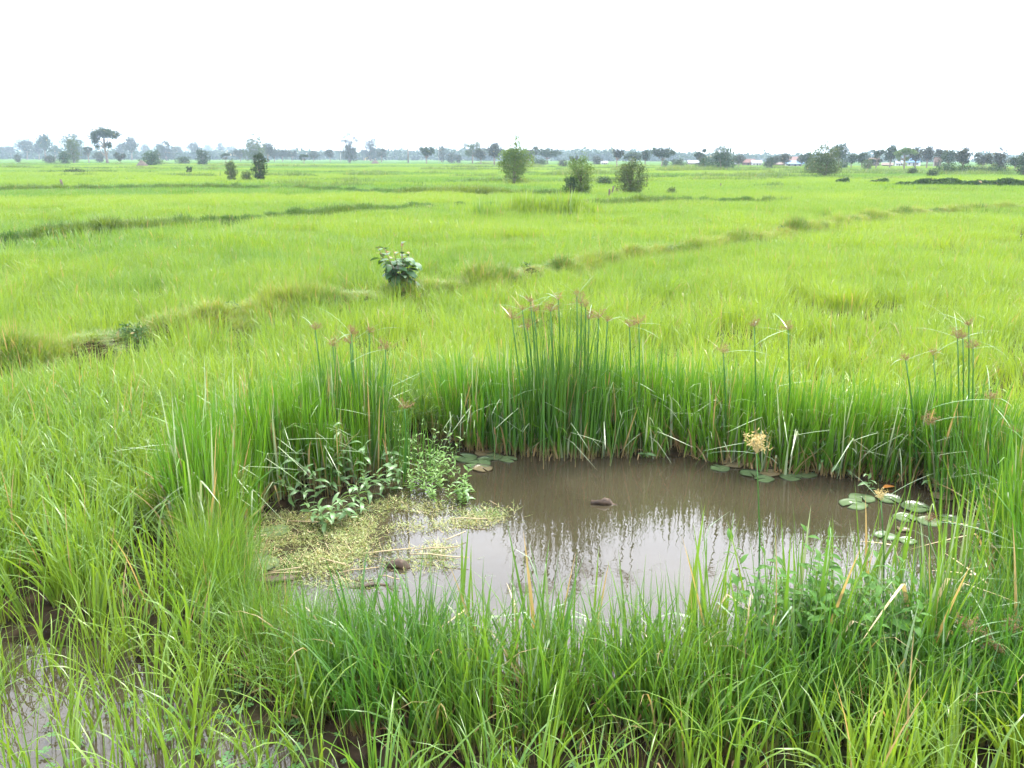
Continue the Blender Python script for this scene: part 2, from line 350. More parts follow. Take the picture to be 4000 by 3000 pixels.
def axis(segs):
    a = []
    for lo, hi, n in segs: a.append(np.linspace(lo, hi, n, endpoint=False))
    return np.concatenate(a + [[segs[-1][1]]])
xs_h = axis([(0, 8, 120), (8, 32, 90), (32, 150, 30), (150, 6000, 25)])
xs = np.concatenate([-xs_h[:0:-1], xs_h]); ys = axis([(-60, 2.4, 8), (2.4, 9.5, 115), (9.5, 50, 150), (50, 140, 60), (140, 700, 40), (700, 9000, 20)])
gx, gy = np.meshgrid(xs, ys); zz = ground_z(gx.ravel(), gy.ravel())
nx, ny = len(xs), len(ys); ii = (np.arange(ny - 1)[:, None] * nx + np.arange(nx - 1)[None]).ravel()
g = Geo(); g.add(np.stack([gx.ravel(), gy.ravel(), zz], 1), np.stack([ii, ii + 1, ii + nx + 1, ii + nx], 1))
tag(obj('ground', g.mesh('ground', M['ground'])), 'flat green field plain with low earth banks', 'ground', kind='structure')
g = Geo(); g.add([[-10, 1.5, 0], [10, 1.5, 0], [10, 10.5, 0], [-10, 10.5, 0]], [[0, 1, 2, 3]])
tag(obj('water', g.mesh('water', M['water'])), 'muddy brown pond water mirroring the white sky', 'water', kind='structure')

# ------------------------------------------------------------------ scatter
def scatter(name, protos, x, y, z, rot, scl, tint, label, cat, pick=None, rng=RNG):
    n = len(x); me = bpy.data.meshes.new(name); me.vertices.add(n)
    me.vertices.foreach_set('co', np.stack([x, y, z], 1).astype(np.float32).ravel())
    pick = rng.integers(0, len(protos), n) if pick is None else pick
    for nm, typ, key, a in (('rot', 'FLOAT_VECTOR', 'vector', rot), ('scl', 'FLOAT_VECTOR', 'vector', scl), ('pick', 'INT', 'value', pick), ('tint', 'FLOAT', 'value', tint)):
        at = me.attributes.new(nm, typ, 'POINT'); at.data.foreach_set(key, np.asarray(a).astype(np.int32 if typ == 'INT' else np.float32).ravel())
    o = obj(name, me); tag(o, label, cat, kind='stuff')
    ng = bpy.data.node_groups.new(name, 'GeometryNodeTree')
    ng.interface.new_socket('Geometry', in_out='INPUT', socket_type='NodeSocketGeometry'); ng.interface.new_socket('Geometry', in_out='OUTPUT', socket_type='NodeSocketGeometry')
    N, L = ng.nodes, ng.links; gi, go = N.new('NodeGroupInput'), N.new('NodeGroupOutput')
    ip = N.new('GeometryNodeInstanceOnPoints'); ip.inputs['Pick Instance'].default_value = True; jn = N.new('GeometryNodeJoinGeometry')
    for p in protos:
        oi = N.new('GeometryNodeObjectInfo'); oi.inputs['Object'].default_value = p; oi.inputs['As Instance'].default_value = False
        ti = N.new('GeometryNodeGeometryToInstance'); L.new(oi.outputs['Geometry'], ti.inputs[0]); L.new(ti.outputs[0], jn.inputs[0])
    def na(nm, typ):
        a = N.new('GeometryNodeInputNamedAttribute'); a.data_type = typ; a.inputs['Name'].default_value = nm; return a.outputs['Attribute']
    er = N.new('FunctionNodeEulerToRotation'); L.new(na('rot', 'FLOAT_VECTOR'), er.inputs[0]); L.new(er.outputs[0], ip.inputs['Rotation'])
    L.new(na('scl', 'FLOAT_VECTOR'), ip.inputs['Scale']); L.new(na('pick', 'INT'), ip.inputs['Instance Index'])
    L.new(gi.outputs[0], ip.inputs['Points']); L.new(jn.outputs[0], ip.inputs['Instance']); L.new(ip.outputs[0], go.inputs[0])
    md = o.modifiers.new('scatter', 'NODES'); md.node_group = ng
    return o
def proto(name, g, mats): return bpy.data.objects.new(name, g.mesh(name, mats))      # never linked: only its mesh is used
def rs(rng, n, tilt=0.06, s=(0.85, 1.15), sz=None):
    rot = np.stack([rng.normal(0, tilt, n), rng.normal(0, tilt, n), rng.uniform(0, 6.28, n)], 1)
    a = rng.uniform(*s, n); b = a * (1 if sz is None else sz)
    return rot, np.stack([a, a, b], 1)

def tuft(name, seed, n, rad, h, w, lean, bend, nseg, mats, droop=0.25, pale=0.0, dead=0.0, kinks=0.0, pw=2.0):
    rng = np.random.default_rng(seed); g = Geo()
    rr = rad * np.sqrt(rng.uniform(0, 1, n)); a = rng.uniform(0, 6.28, n); bx, by = rr * np.cos(a), rr * np.sin(a)
    az = a + rng.normal(0, 0.9, n); hh = h * rng.uniform(0.62, 1.12, n); ww = w * rng.uniform(0.5, 1.5, n)
    ln = np.abs(rng.normal(0, lean, n)); bd = np.abs(rng.normal(0, bend, n)); dr = rng.uniform(0, 1, n) < droop; bd = np.where(dr, bd + rng.uniform(0.7, 1.7, n), bd)
    kk = rng.uniform(0, 1, n) < kinks; kink = np.where(kk, rng.uniform(1.2, 2.6, n), 0); ks = rng.uniform(0.45, 0.85, n)
    mi = np.where(rng.uniform(0, 1, n) < pale, 1, 0); mi = np.where(kk & (rng.uniform(0, 1, n) < 0.6) & (pale > 0), 1, mi); mi = np.where(rng.uniform(0, 1, n) < dead, 2, mi)
    for m in (0, 1, 2):
        k = mi == m
        if not k.any(): continue
        sc = np.where(m == 2, rng.uniform(.25, .6, k.sum()), 1.0)
        ribbons(g, rng, bx[k], by[k], np.full(k.sum(), -0.02), hh[k] * sc, ww[k], az[k], ln[k] + (0.25 if m == 2 else 0), bd[k] + (0.7 if m == 2 else 0), pw, nseg, kink[k], ks[k], rng.normal(0, 0.5, k.sum()), m)
    return proto(name, g, mats)

# ------------------------------------------------------------------ rice
tn1, tn2, tn3 = Noise(21, 5.0), Noise(22, 1.6), Noise(23, 30.0)
def rice_tint(x, y):
    d = np.hypot(x, y); t = np.where(d > 25, 0.54, 0.62) + 0.06 * tn1(x, y) + 0.03 * tn2(x, y) + 0.08 * tn3(x, y * 1.5)
    t = t + 0.10 * np.clip(x / (0.4 * d + .1), -1, 1) * (d < 45)
    t = np.where((d > 62) & (d < 84) & (x < 5), 0.22 + 0.05 * tn1(x, y), t)
    t = np.where((d > 50) & (d < 62) & (x < -2), 0.78, t)
    t = np.where(d > 95, 0.50 + 0.30 * np.sin(y * .075 + 1.2 * tn3(x * .3, y * .3)) + 0.06 * tn1(x, y), t)
    return np.clip(t + 0.06 - 0.20 * np.clip((7 - d) / 3.5, 0, 1), 0, 1)
pts_is = lambda p: p is BANK1
bank_d = lambda x, y: np.min([poly_dist(x, y, p) / (wd * (1.55 if pts_is(p) else 1.9)) for p, h, wd in BANKS], axis=0)
pond_d = lambda x, y: poly_dist(x, y, POND, True) * np.where(in_poly(x, y, POND), -1, 1)
def field_points(rng, d0, d1, dens):
    n = int(dens * 2 * (0.70 * d1 + 2) * (d1 - d0 * 0.7)); x = rng.uniform(-(0.70 * d1 + 2), 0.70 * d1 + 2, n); y = rng.uniform(d0 * 0.7, d1, n); d = np.hypot(x, y)
    k = (d >= d0) & (d < d1) & (np.abs(x) < 0.70 * y + 2); return x[k], y[k]
RICE_A = [tuft('rice_hill', 100 + i, 15, 0.06, 0.60, 0.0112, 0.16, 0.5, 7, M['rice'], droop=0.48) for i in range(7)]
RICE_B = [tuft('rice_patch', 120 + i, 110, 0.34, 0.55, 0.0100, 0.20, 0.5, 4, M['rice'], droop=0.25) for i in range(5)]
RICE_C = [tuft('rice_patch_mid', 130 + i, 420, 1.1, 0.52, 0.017, 0.22, 0.5, 3, M['rice'], droop=0.2) for i in range(5)]
RICE_D = [tuft('rice_patch_far', 140 + i, 640, 3.6, 0.52, 0.06, 0.22, 0.4, 2, M['ricefar'], droop=0.1) for i in range(4)]
NEARBANK = [Q(*c)[:2] for c in ((430, 1500), (640, 1560), (760, 1620), (1000, 1650), (2350, 1650), (2600, 1250), (2190, 1150), (2190, 1330), (2100, 1430), (1500, 1465), (1100, 1425), (800, 1345), (600, 1300), (500, 1260))]
def rice_zone(x, y):
    k = bank_d(x, y) > 1; nr = y < 11
    if nr.any(): k &= ~nr | ((pond_d(x, y) > 0.45) & ~in_poly(x, y, NEARBANK))
    return k
rng = np.random.default_rng(201)
x, y = field_points(rng, 2.5, 10.0, 62)
k = rice_zone(x, y); x, y = x[k], y[k]
fl = in_poly(x, y, FLOOD) | (y < 3.75); xf, yf = x, y
k = ~fl | (rng.uniform(0, 1, len(x)) < np.where(x > -0.6, 0.45, 0.0)); x, y = x[k], y[k]
gap = tn2(x * 2.2, y * 2.2) + .5 * rng.normal(0, 1, len(x)); gap = gap * np.clip((8.5 - y) / 3, 0, 1); k = (gap > -1.25) | (y > 8); x, y, gap = x[k], y[k], gap[k]
rot, sc = rs(rng, len(x), 0.11, (0.85, 1.2)); lay = 0.14 * tn1(x, y); rot[:, 0] += lay; sc[:, 2] *= 0.95 + 0.10 * gap.clip(-1.5, 1.5)
scatter('rice_crop', RICE_A, x, y, ground_z(x, y), rot, sc, rice_tint(x, y), 'bright green rice leaves arching over the flooded paddy around the pond', 'rice', rng=rng)
RICE_F = [tuft('rice_plant', 150 + i, 6, 0.025, 0.56, 0.0100, 0.14, 0.45, 7, M['rice'], droop=0.5) for i in range(6)]
x, y = sample_poly(rng, FLOOD, 44); k = (np.abs(x) < .7 * y + 1) & (y > 2.4); x, y = x[k], y[k]; rot, sc = rs(rng, len(x), 0.09, (0.75, 1.15))
scatter('rice_seedling', RICE_F, x, y, ground_z(x, y), rot, sc, np.clip(rice_tint(x, y) + .15, 0, 1), 'thin young rice standing apart in the open flooded corner', 'rice', rng=rng)
x, y = field_points(rng, 9.7, 25, 6.2); k = rice_zone(x, y); x, y = x[k], y[k]
rot, sc = rs(rng, len(x), 0.07); sc *= (0.90 + 0.04 * tn2(x, y))[:, None]
scatter('rice_field', RICE_B, x, y, ground_z(x, y), rot, sc, rice_tint(x, y), 'even yellow green rice crop between the pond and the low earth bank', 'rice', rng=rng)
x, y = field_points(rng, 24.5, 72, 0.70); k = rice_zone(x, y); x, y = x[k], y[k]
rot, sc = rs(rng, len(x), 0.02); sc *= (0.93 + 0.08 * tn1(x, y))[:, None]
scatter('rice_field', RICE_C, x, y, ground_z(x, y), rot, sc, rice_tint(x, y), 'smooth light green rice crop beyond the low earth bank', 'rice', rng=rng)
x, y = field_points(rng, 70, 330, 0.06); k = (bank_d(x, y) > 1.2); x, y = x[k], y[k]
rot, sc = rs(rng, len(x), 0.0); sc[:, 2] *= 0.9
scatter('rice_field', RICE_D, x, y, np.full(len(x), 0.03), rot, sc, rice_tint(x, y), 'distant bands of green and yellow green rice in front of the trees', 'rice', rng=rng)

# ------------------------------------------------------------------ grass of the banks
BG = [tuft('bank_tuft', 160 + i, 34, 0.14, 0.34, 0.0075, 0.30, 0.7, 4, [M['bank'], M['bank'], M['deadleaf']], droop=0.4, dead=0.09) for i in range(5)]
BGF = [tuft('bank_tuft_far', 170 + i, 60, 0.50, 0.55, 0.030, 0.35, 0.8, 3, [M['bankfar'], M['bankfar'], M['deadleaf']], droop=0.4, dead=0.03) for i in range(4)]
def herb_proto(name, seed, n, rx, rz, size, mat):
    rng = np.random.default_rng(seed); g = Geo(); v = rng.normal(0, 1, (n, 3)); v /= np.linalg.norm(v, axis=1)[:, None]
    v *= (rng.uniform(0.25, 1, n) ** 0.5)[:, None]; v[:, 2] = np.abs(v[:, 2]); leafquads(g, rng, v * [rx, rx, rz], size * rng.uniform(.6, 1.3, n), up=0.8)
    return proto(name, g, mat)
HB = [herb_proto('herb_tuft', 180 + i, 130, 0.22, 0.30, 0.035, M['herb']) for i in range(3)]
HBF = [herb_proto('scrub_tuft', 190 + i, 220, 0.8, 0.6, 0.10, M['herb']) for i in range(3)]
hn = Noise(31, 2.2); hf = Noise(32, 9.0)
rng = np.random.default_rng(301)
x, y = along(rng, BANK1, 12000, 0.38)
k = np.hypot(x, y) < 60; x, y = x[k], y[k]; rot, sc = rs(rng, len(x), 0.12, (0.5, 1.15), 0.95 + 0.32 * hn(x * .8, y * .8))
scatter('bank_grass', BG, x, y, ground_z(x, y), rot, sc, np.clip(0.66 + 0.26 * hn(x, y), 0, 1), 'short dry yellowish grass on the winding low earth bank', 'grass', rng=rng)
x, y = along(rng, BANK1, 420, 0.30); k = (hn(x * 1.3 + 4, y) > 0.9) & (np.hypot(x, y) < 45); x, y = x[k], y[k]; rot, sc = rs(rng, len(x), 0.1, (0.4, 0.85))
scatter('bank_herb', HB, x, y, ground_z(x, y), rot, sc, rng.uniform(.2, .8, len(x)), 'dark green low herbs in patches on the winding low earth bank', 'herb', rng=rng)
ax, ay, asz = [], [], []
FARB = [(BANK2, 1700, 0.36, 0.62), (BANK3, 1700, 0.55, 0.75)]
for x0, y0, x1, y1, s_ in ((200, 681, 700, 680, .9), (1030, 712, 1420, 714, 1.), (1000, 697, 1460, 695, .8), (1270, 666, 1460, 668, 1.), (1450, 669, 1720, 674, 1.), (1760, 683, 2000, 684, 1.), (1650, 660, 2080, 661, 1.2), (1050, 648, 1650, 651, 1.1),
                           (0, 652, 700, 655, 1.2), (0, 640, 900, 641, 1.2), (2080, 661, 2300, 662, 1.2), (2030, 672, 2420, 678, 1.), (2500, 685, 3050, 690, 1.3), (2700, 697, 3000, 698, 1.), (2400, 664, 3100, 664, 1.3), (2650, 711, 3050, 713, 1.), (2410, 772, 2800, 788, .7),
                           (3000, 674, 4100, 680, 1.3), (3000, 686, 3300, 690, 1.3), (2600, 728, 4100, 736, .7), (2800, 790, 3420, 803, .55), (3770, 811, 4100, 812, .8), (700, 648, 1050, 648, 1.1), (3100, 662, 4100, 668, 1.4), (2300, 655, 3100, 657, 1.3), (2000, 706, 2350, 704, .8), (300, 706, 1000, 700, .6)):
    FARB.append(([P(x0, y0, .45)[:2], P((x0 + x1) / 2, (y0 + y1) / 2 - 1, .45)[:2], P(x1, y1, .45)[:2]], None, 0.8, s_))
for i in range(34):
    x0, y0 = rng.uniform(-100, 3900), rng.uniform(636, 706); x1 = x0 + rng.uniform(150, 700); FARB.append(([P(x0, y0, .45)[:2], P((x0 + x1) / 2, y0 + rng.uniform(-2, 2), .45)[:2], P(x1, y0 + rng.uniform(-4, 5), .45)[:2]], None, 0.9, rng.uniform(.7, 1.25)))
for pts, n, spr, s_ in FARB:
    L = plen(pts); n = n or int(min(900, L * 5)); x, y = along(rng, pts, n, spr); ax.append(x); ay.append(y); asz.append(np.full(n, s_))
ax, ay, asz = map(np.concatenate, (ax, ay, asz)); nz = hf(ax * .6, ay * .6)
rot, sc = rs(rng, len(ax), 0.1, (0.55, 1.15)); sc *= (asz * (1 + 0.30 * nz) * np.where(ay > 88, 1.25, 1.0))[:, None].clip(0.25)
scatter('bank_grass', BGF, ax, ay, ground_z(ax, ay), rot, sc, np.clip(0.42 + 0.24 * nz + 0.14 * rng.normal(0, 1, len(ax)), 0, 1), 'rough grass on the distant field banks', 'grass', rng=rng)
k = (hf(ax * .8 + 30, ay * .8) > 0.75) & (rng.uniform(0, 1, len(ax)) < 0.16) & (ay > 70); x, y = ax[k], ay[k]; rot, sc = rs(rng, len(x), 0.05, (0.35, 0.9)); sc[:, 2] *= 0.75; sc *= np.clip(y / 160, .4, 1.2)[:, None]
scatter('bank_scrub', HBF, x, y, ground_z(x, y), rot, sc, rng.uniform(.1, .9, len(x)), 'dark low scrub dotted along the distant field banks', 'scrub', rng=rng)
# tall yellow green sedge patch out in the field
rng = np.random.default_rng(305)
TP = [tuft('tall_grass_tuft', 195 + i, 20, 0.22, 1.05, 0.036, 0.14, 0.25, 4, [M['rice'], M['sedge_pale'], M['deadleaf']], droop=0.1, pale=0.03) for i in range(3)]
x, y = along(rng, [P(1810, 822, .4)[:2], P(2050, 826, .4)[:2], P(2350, 826, .4)[:2]], 330, 0.55); rot, sc = rs(rng, len(x), 0.07, (0.5, 1.15), 0.85 + 0.3 * hn(x * .9, y * .9).clip(-1.2, 1.2))
scatter('tall_grass', TP, x, y, ground_z(x, y), rot, sc, np.clip(0.75 + 0.2 * rng.normal(0, 1, len(x)), 0, 1), 'upright strip of tall yellow green grass out in the rice field', 'grass', rng=rng)

# ------------------------------------------------------------------ sedge belt and bank grass round the pond
SB = [tuft('sedge_tuft', 210 + i, 22, 0.10, 0.94, 0.0145, 0.085, 0.12, 7, [M['sedge'], M['sedge_pale'], M['deadleaf']], droop=0.06, pale=0.04, dead=0.17, kinks=0.09) for i in range(7)]
FG = [tuft('grass_tuft', 230 + i, 20, 0.08, 0.60, 0.0110, 0.20, 0.45, 6, [M['fore'], M['sedge_pale'], M['deadleaf']], droop=0.28, pale=0.015, dead=0.10) for i in range(7)]
RE = [tuft('reed_tuft', 245 + i, 6, 0.05, 1.02, 0.019, 0.12, 0.16, 7, [M['fore'], M['sedge_pale'], M['deadleaf']], droop=0.05, pale=0.06, dead=0.05, kinks=0.15) for i in range(6)]
FINE = [tuft('fine_grass_tuft', 255 + i, 44, 0.10, 0.62, 0.0055, 0.22, 0.35, 5, [M['fore'], M['sedge_pale'], M['deadleaf']], droop=0.12, dead=0.05) for i in range(5)]
rng = np.random.default_rng(401)
far_edge = [Q(*c)[:2] for c in ((965, 962), (1100, 968), (1250, 976), (1400, 972), (1520, 977), (1620, 995), (1740, 1012), (1860, 1022), (1980, 1035), (2085, 1062), (2175, 1115), (2230, 1220), (2250, 1330))]
def offs(pts, rng, n, lo, hi):
    x, y = along(rng, pts, n, 0.0); cx_, cy_ = Q(1500, 1200)[:2]; dx, dy = x - cx_, y - cy_; L = np.hypot(dx, dy); o = rng.uniform(lo, hi, n) ** 1.0
    return x + dx / L * o, y + dy / L * o
x, y = offs(far_edge, rng, 720, -0.17, 0.55)
c0 = Q(1240, 975)[:2]; hgt = 0.70 + 0.14 * np.exp(-((x - c0[0]) / 0.5) ** 2) + 0.14 * rng.normal(0, 1, len(x)) + 0.07 * tn2(x * 1.5, y); rot, sc = rs(rng, len(x), 0.08, (0.85, 1.25)); sc[:, 2] = hgt.clip(.4)
scatter('sedge_belt', SB, x, y, np.maximum(ground_z(x, y), -0.05), rot, sc, np.clip(0.56 + 0.3 * (x > 1.2) * rng.uniform(0, 1, len(x)) + 0.16 * rng.normal(0, 1, len(x)), 0, 1), 'dense belt of upright green sedge with tan feet along the far pond edge', 'sedge', rng=rng)
lp = [Q(*c)[:2] for c in ((500, 1240), (505, 1180), (530, 1120), (600, 1085), (700, 1062), (790, 1040), (850, 1005))]
x, y = along(rng, lp, 240, 0.06); dx = rng.uniform(0, 0.55, len(x)); x, y = x - dx * 0.75, y + dx * 0.65; rot, sc = rs(rng, len(x), 0.06, (0.9, 1.1)); sc[:, 2] *= 0.88 + 0.1 * rng.normal(0, 1, len(x))
scatter('sedge_belt', SB, x, y, np.maximum(ground_z(x, y), -0.05), rot, sc, np.clip(0.72 + 0.15 * rng.normal(0, 1, len(x)), 0, 1), 'yellow green upright sedge standing in water behind the floating weed', 'sedge', rng=rng)
# left shoulder and near bank
sh = [Q(*c)[:2] for c in ((430, 1120), (500, 1130), (505, 1260), (550, 1340), (640, 1400), (800, 1435), (720, 1560), (560, 1500), (400, 1330))]
x, y = sample_poly(rng, sh, 95); rot, sc = rs(rng, len(x), 0.10); sc[:, 2] *= np.clip(0.55 + (y - 4.3) * .45, .55, 1.0)
scatter('fine_grass', FINE, x, y, ground_z(x, y), rot, sc, np.clip(0.62 + 0.15 * tn2(x, y), 0, 1), 'fine upright grass on the bank between the pond and the flooded paddy', 'grass', rng=rng)
nb = [Q(*c)[:2] for c in ((620, 1450), (800, 1435), (950, 1450), (1100, 1470), (1300, 1495), (1500, 1480), (1700, 1465), (1900, 1470), (2100, 1450), (2230, 1340), (2500, 1300), (2500, 1640), (1600, 1640), (1000, 1630), (740, 1600), (640, 1520))]
x, y = sample_poly(rng, nb, 105); k = pond_d(x, y) > 0.0; k = np.ones(len(x), bool)
for hx, hy in ((3060, 2650), (3190, 2610), (3330, 2650)): c_ = P(hx, hy); k &= np.hypot(x - c_[0], y - c_[1]) > .13
x, y = x[k], y[k]; rot, sc = rs(rng, len(x), 0.10, (0.8, 1.2)); sc[:, 2] *= np.clip(0.80 + 0.16 * (x + 1.2), 0.72, 1.0)
scatter('near_grass', FG, x, y, ground_z(x, y), rot, sc, np.clip(0.30 + 0.12 * tn2(x, y) + 0.1 * rng.normal(0, 1, len(x)), 0, 1), 'thick arching green grass on the bank before the pond', 'grass', rng=rng)
wr = [Q(*c)[:2] for c in ((1000, 1400), (1150, 1390), (1350, 1425), (1550, 1420), (1750, 1380), (1950, 1300), (2120, 1220), (2212, 1180), (2350, 1300), (2300, 1500), (1900, 1520), (1500, 1530), (1200, 1510), (1000, 1450))]
x, y = sample_poly(rng, wr, 42); wgt = np.where(x > 0.75, 1.0, 0.55); k = rng.uniform(0, 1, len(x)) < wgt; x, y = x[k], y[k]; rot, sc = rs(rng, len(x), 0.08, (0.65, 1.05)); sc[:, 2] *= np.where(x > 0.9, 0.98, 0.82)
scatter('reed_stand', RE, x, y, np.maximum(ground_z(x, y), -0.08), rot, sc, np.clip(0.55 + 0.2 * rng.normal(0, 1, len(x)), 0, 1), 'broad pointed reed blades rising before the open water', 'reed', rng=rng)
re_ = [Q(*c)[:2] for c in ((2165, 1230), (2260, 1150), (2400, 1180), (2500, 1400), (2330, 1480), (2200, 1400))]
x, y = sample_poly(rng, re_, 70); rot, sc = rs(rng, len(x), 0.07, (0.85, 1.1)); sc[:, 2] *= 1.02
scatter('sedge_belt', SB, x, y, np.maximum(ground_z(x, y), -0.05), rot, sc, np.clip(0.6 + 0.15 * rng.normal(0, 1, len(x)), 0, 1), 'tall leaning sedge closing the pond on the side of the low brown tufts', 'sedge', rng=rng)
# soft feathery grass hump between the two sedge clumps
fh = [Q(*c)[:2] for c in ((870, 960), (960, 965), (1010, 955), (1020, 900), (900, 890), (850, 930))]
x, y = sample_poly(rng, fh, 60); rot, sc = rs(rng, len(x), 0.18, (0.8, 1.1))
scatter('soft_grass', FINE, x, y, ground_z(x, y), rot, sc, np.clip(0.5 + 0.1 * rng.normal(0, 1, len(x)), 0, 1), 'soft drooping grass hump between the two tall sedge clumps', 'grass', rng=rng)
# water clover and floating weed
def sprig(name, seed, mat, kind):
    rng = np.random.default_rng(seed); g = Geo()
    if kind == 'clover':
        for a in range(4):
            th = a * math.pi / 2 + rng.normal(0, .1); c, s = math.cos(th), math.sin(th); L = 0.020
            P3 = lambda u, v, z=0.03: [u * c - v * s, u * s + v * c, z]
            g.add([P3(0, 0), P3(L, -.012), P3(L * 1.15, 0, .032), P3(L, .012)], [[0, 1, 2, 3]], r=rng.uniform())
    else:
        for i in range(16):
            az = rng.uniform(0, 6.28); b = rng.uniform(-.10, .10, 2); L = rng.uniform(.04, .12); ln = rng.uniform(0.2, 1.5) if i < 5 else rng.uniform(1.25, 1.56)
            ribbons(g, rng, b[:1], b[1:], np.array([-.005]), np.array([L]), np.array([.0042]), np.array([az]), np.array([ln]), np.array([-.3]), 1, 3)
            for j in range(3 if i < 5 else 0):
                f = (j + 1.5) / 6 * L; c = np.array([[b[0] + math.cos(az) * math.sin(ln) * f, b[1] + math.sin(az) * math.sin(ln) * f, math.cos(ln) * f + .004]]) + rng.normal(0, .006, (1, 3))
                c[:, 2] = np.abs(c[:, 2]); leafquads(g, rng, c, rng.uniform(.005, .012), up=1.2)
    return proto(name, g, mat)
WD = [sprig('weed_sprig', 270 + i, M['weed'], 'weed') for i in range(6)]; CL = [sprig('clover_sprig', 280, M['clover'], 'clover')]
mat_poly = [Q(*c)[:2] for c in ((525, 1140), (600, 1110), (720, 1120), (800, 1090), (900, 1065), (1010, 1075), (1110, 1110), (1110, 1130), (990, 1135), (960, 1170), (1000, 1215), (900, 1240), (860, 1265), (700, 1262), (610, 1235), (530, 1250))]
rng = np.random.default_rng(501); wnz = Noise(51, 0.45)
x, y = sample_poly(rng, mat_poly, 460); lx = Q(800, 1150)[0]; k = wnz(x, y) > np.where(x > lx, 0.35, -0.65) + 0.4 * rng.normal(0, 1, len(x)); x, y = x[k], y[k]
rot, sc = rs(rng, len(x), 0.05, (0.6, 1.15))
sc[:, 2] *= 0.7
scatter('floating_weed', WD, x, y, np.full(len(x), 0.002), rot, sc, np.clip(0.55 + 0.25 * wnz(x * 1.4, y * 1.4 + 3), 0, 1), 'yellow green floating weed mat on the left of the pond', 'water weed', rng=rng)
x, y = field_points(rng, 2.7, 4.4, 55); k = (ground_z(x, y) < 0.06) & (pond_d(x, y) > 0.2); x, y = x[k], y[k]; rot, sc = rs(rng, len(x), 0.15, (0.6, 1.3))
scatter('water_clover', CL, x, y, np.maximum(ground_z(x, y), 0) + 0.0, rot, sc, rng.uniform(.2, .8, len(x)), 'small four leaved water clover among the nearest stems', 'clover', rng=rng)

# ------------------------------------------------------------------ sedge clumps with flower heads
def head_mesh(seed, mat, size=0.085):
    rng = np.random.default_rng(seed); g = Geo()
    for i in range(13):
        az = i * 2.4 + rng.normal(0, .3); el = rng.uniform(0.35, 1.35); L = size * rng.uniform(0.45, 1.15); d = np.array([math.cos(az) * math.cos(el), math.sin(az) * math.cos(el), math.sin(el)])
        tube(g, [[0, 0, 0], d * L * .6 + [0, 0, .004], d * L], 0.0012, 3, cap=False)
        n = 16; c = d * L + rng.normal(0, 0.012, (n, 3)) * size / .11 - d * L * rng.uniform(0, .35, (n, 1)); leafquads(g, rng, c, 0.009 * size / .11 * rng.uniform(.7, 1.3, n), up=0, aspect=0.32)
    return g.mesh('flower_head', mat)
HEADS = [head_mesh(600 + i, M['head']) for i in range(4)]; HEADP = head_mesh(610, M['headpale'], 0.105)
def bract_mesh(seed, L=0.42):
    rng = np.random.default_rng(seed); g = Geo()
    ribbons(g, rng, np.zeros(1), np.zeros(1), np.zeros(1), np.array([L]), np.array([0.0085]), np.zeros(1), np.array([rng.uniform(0.7, 1.6)]), np.array([rng.uniform(0.3, 1.0)]), 1.3, 6, tw=np.array([rng.normal(0, .25)]))
    return g.mesh('bract', M['bract'])
BRACTS = [bract_mesh(620 + i, L) for i, L in enumerate((0.46, 0.38, 0.30, 0.50, 0.22))]
def add_culm(parent, org, base, top, head=None, rng=None, hs_=1.0, nb=3, thin=1.0):
    """one flowering stem: base and top in world metres"""
    base, top, org = map(np.asarray, (base, top, org)); g = Geo(); L = top - base
    pts = [base + L * f + np.array([0.02 * math.sin(3.1 * f), 0, 0]) for f in (0, .3, .6, .85, 1)]
    tube(g, [p - base for p in pts], np.array([0.0100, .0092, .0080, .0068, .0060]) * thin, 3)
    c = obj('culm', g.mesh('culm', M['culm']), parent, base - org)
    fh_ = obj('flower_head', head or HEADS[rng.integers(4)], c, pts[-1] - base, (rng.normal(0, .2), rng.normal(0, .2), rng.uniform(0, 6.28)), hs_); fh_['kind'] = 'stuff'
    a0 = rng.uniform(0, 6.28)
    for i in range(nb): obj('bract', BRACTS[rng.integers(5)], c, pts[-1] - base, (rng.normal(0, .12), rng.normal(0, .12), a0 + i * 6.28 / nb + rng.normal(0, .4)), rng.uniform(.8, 1.15))
    return c
def sedge_clump(label, base_px, heads, n_blades, spread, h, seed, group=None, head=None, hs_=1.0, nb=3):
    rng = np.random.default_rng(seed); org = P(*base_px); t = empty('sedge_clump', org, label, 'sedge', group)
    for hx, hy in heads:
        bx = P(base_px[0] + (hx - base_px[0]) * 0.72, base_px[1] + rng.uniform(-18, 12)); top = at_depth(hx, hy + 22, bx[1] + rng.normal(0, .06))
        add_culm(t, org, [bx[0], bx[1], -0.05], top, head, rng, hs_ * rng.uniform(.7, 1.2), nb, .55 if base_px[1] > 2300 else 1.0)
    if n_blades:
        g = Geo(); n = n_blades; bx, by = rng.normal(0, spread, n), rng.normal(0, min(.16, spread * .5), n); az = np.where(rng.uniform(0, 1, n) < .6, np.where(bx > 0, 0, math.pi), rng.uniform(0, 6.28, n)) + rng.normal(0, .6, n)
        hh = h * rng.uniform(.55, 1.05, n) * np.exp(-(bx / (spread * 2.6)) ** 2); kk = rng.uniform(0, 1, n) < .13
        for m, k in ((0, ~kk), (1, kk)):
            ribbons(g, rng, bx[k], by[k], np.full(k.sum(), -.04), hh[k], rng.uniform(.010, .018, k.sum()), az[k], np.abs(rng.normal(0, .10, k.sum())), np.abs(rng.normal(0, .12, k.sum())), 2, 8, np.where(m == 1, rng.uniform(.9, 2.4, k.sum()), 0), rng.uniform(.5, .9, k.sum()), rng.normal(0, .5, k.sum()), m)
        b = obj('leaf_blade', g.mesh('leaf_blade', [M['sedge_own'], M['bract']]), t); b['kind'] = 'stuff'
    return t
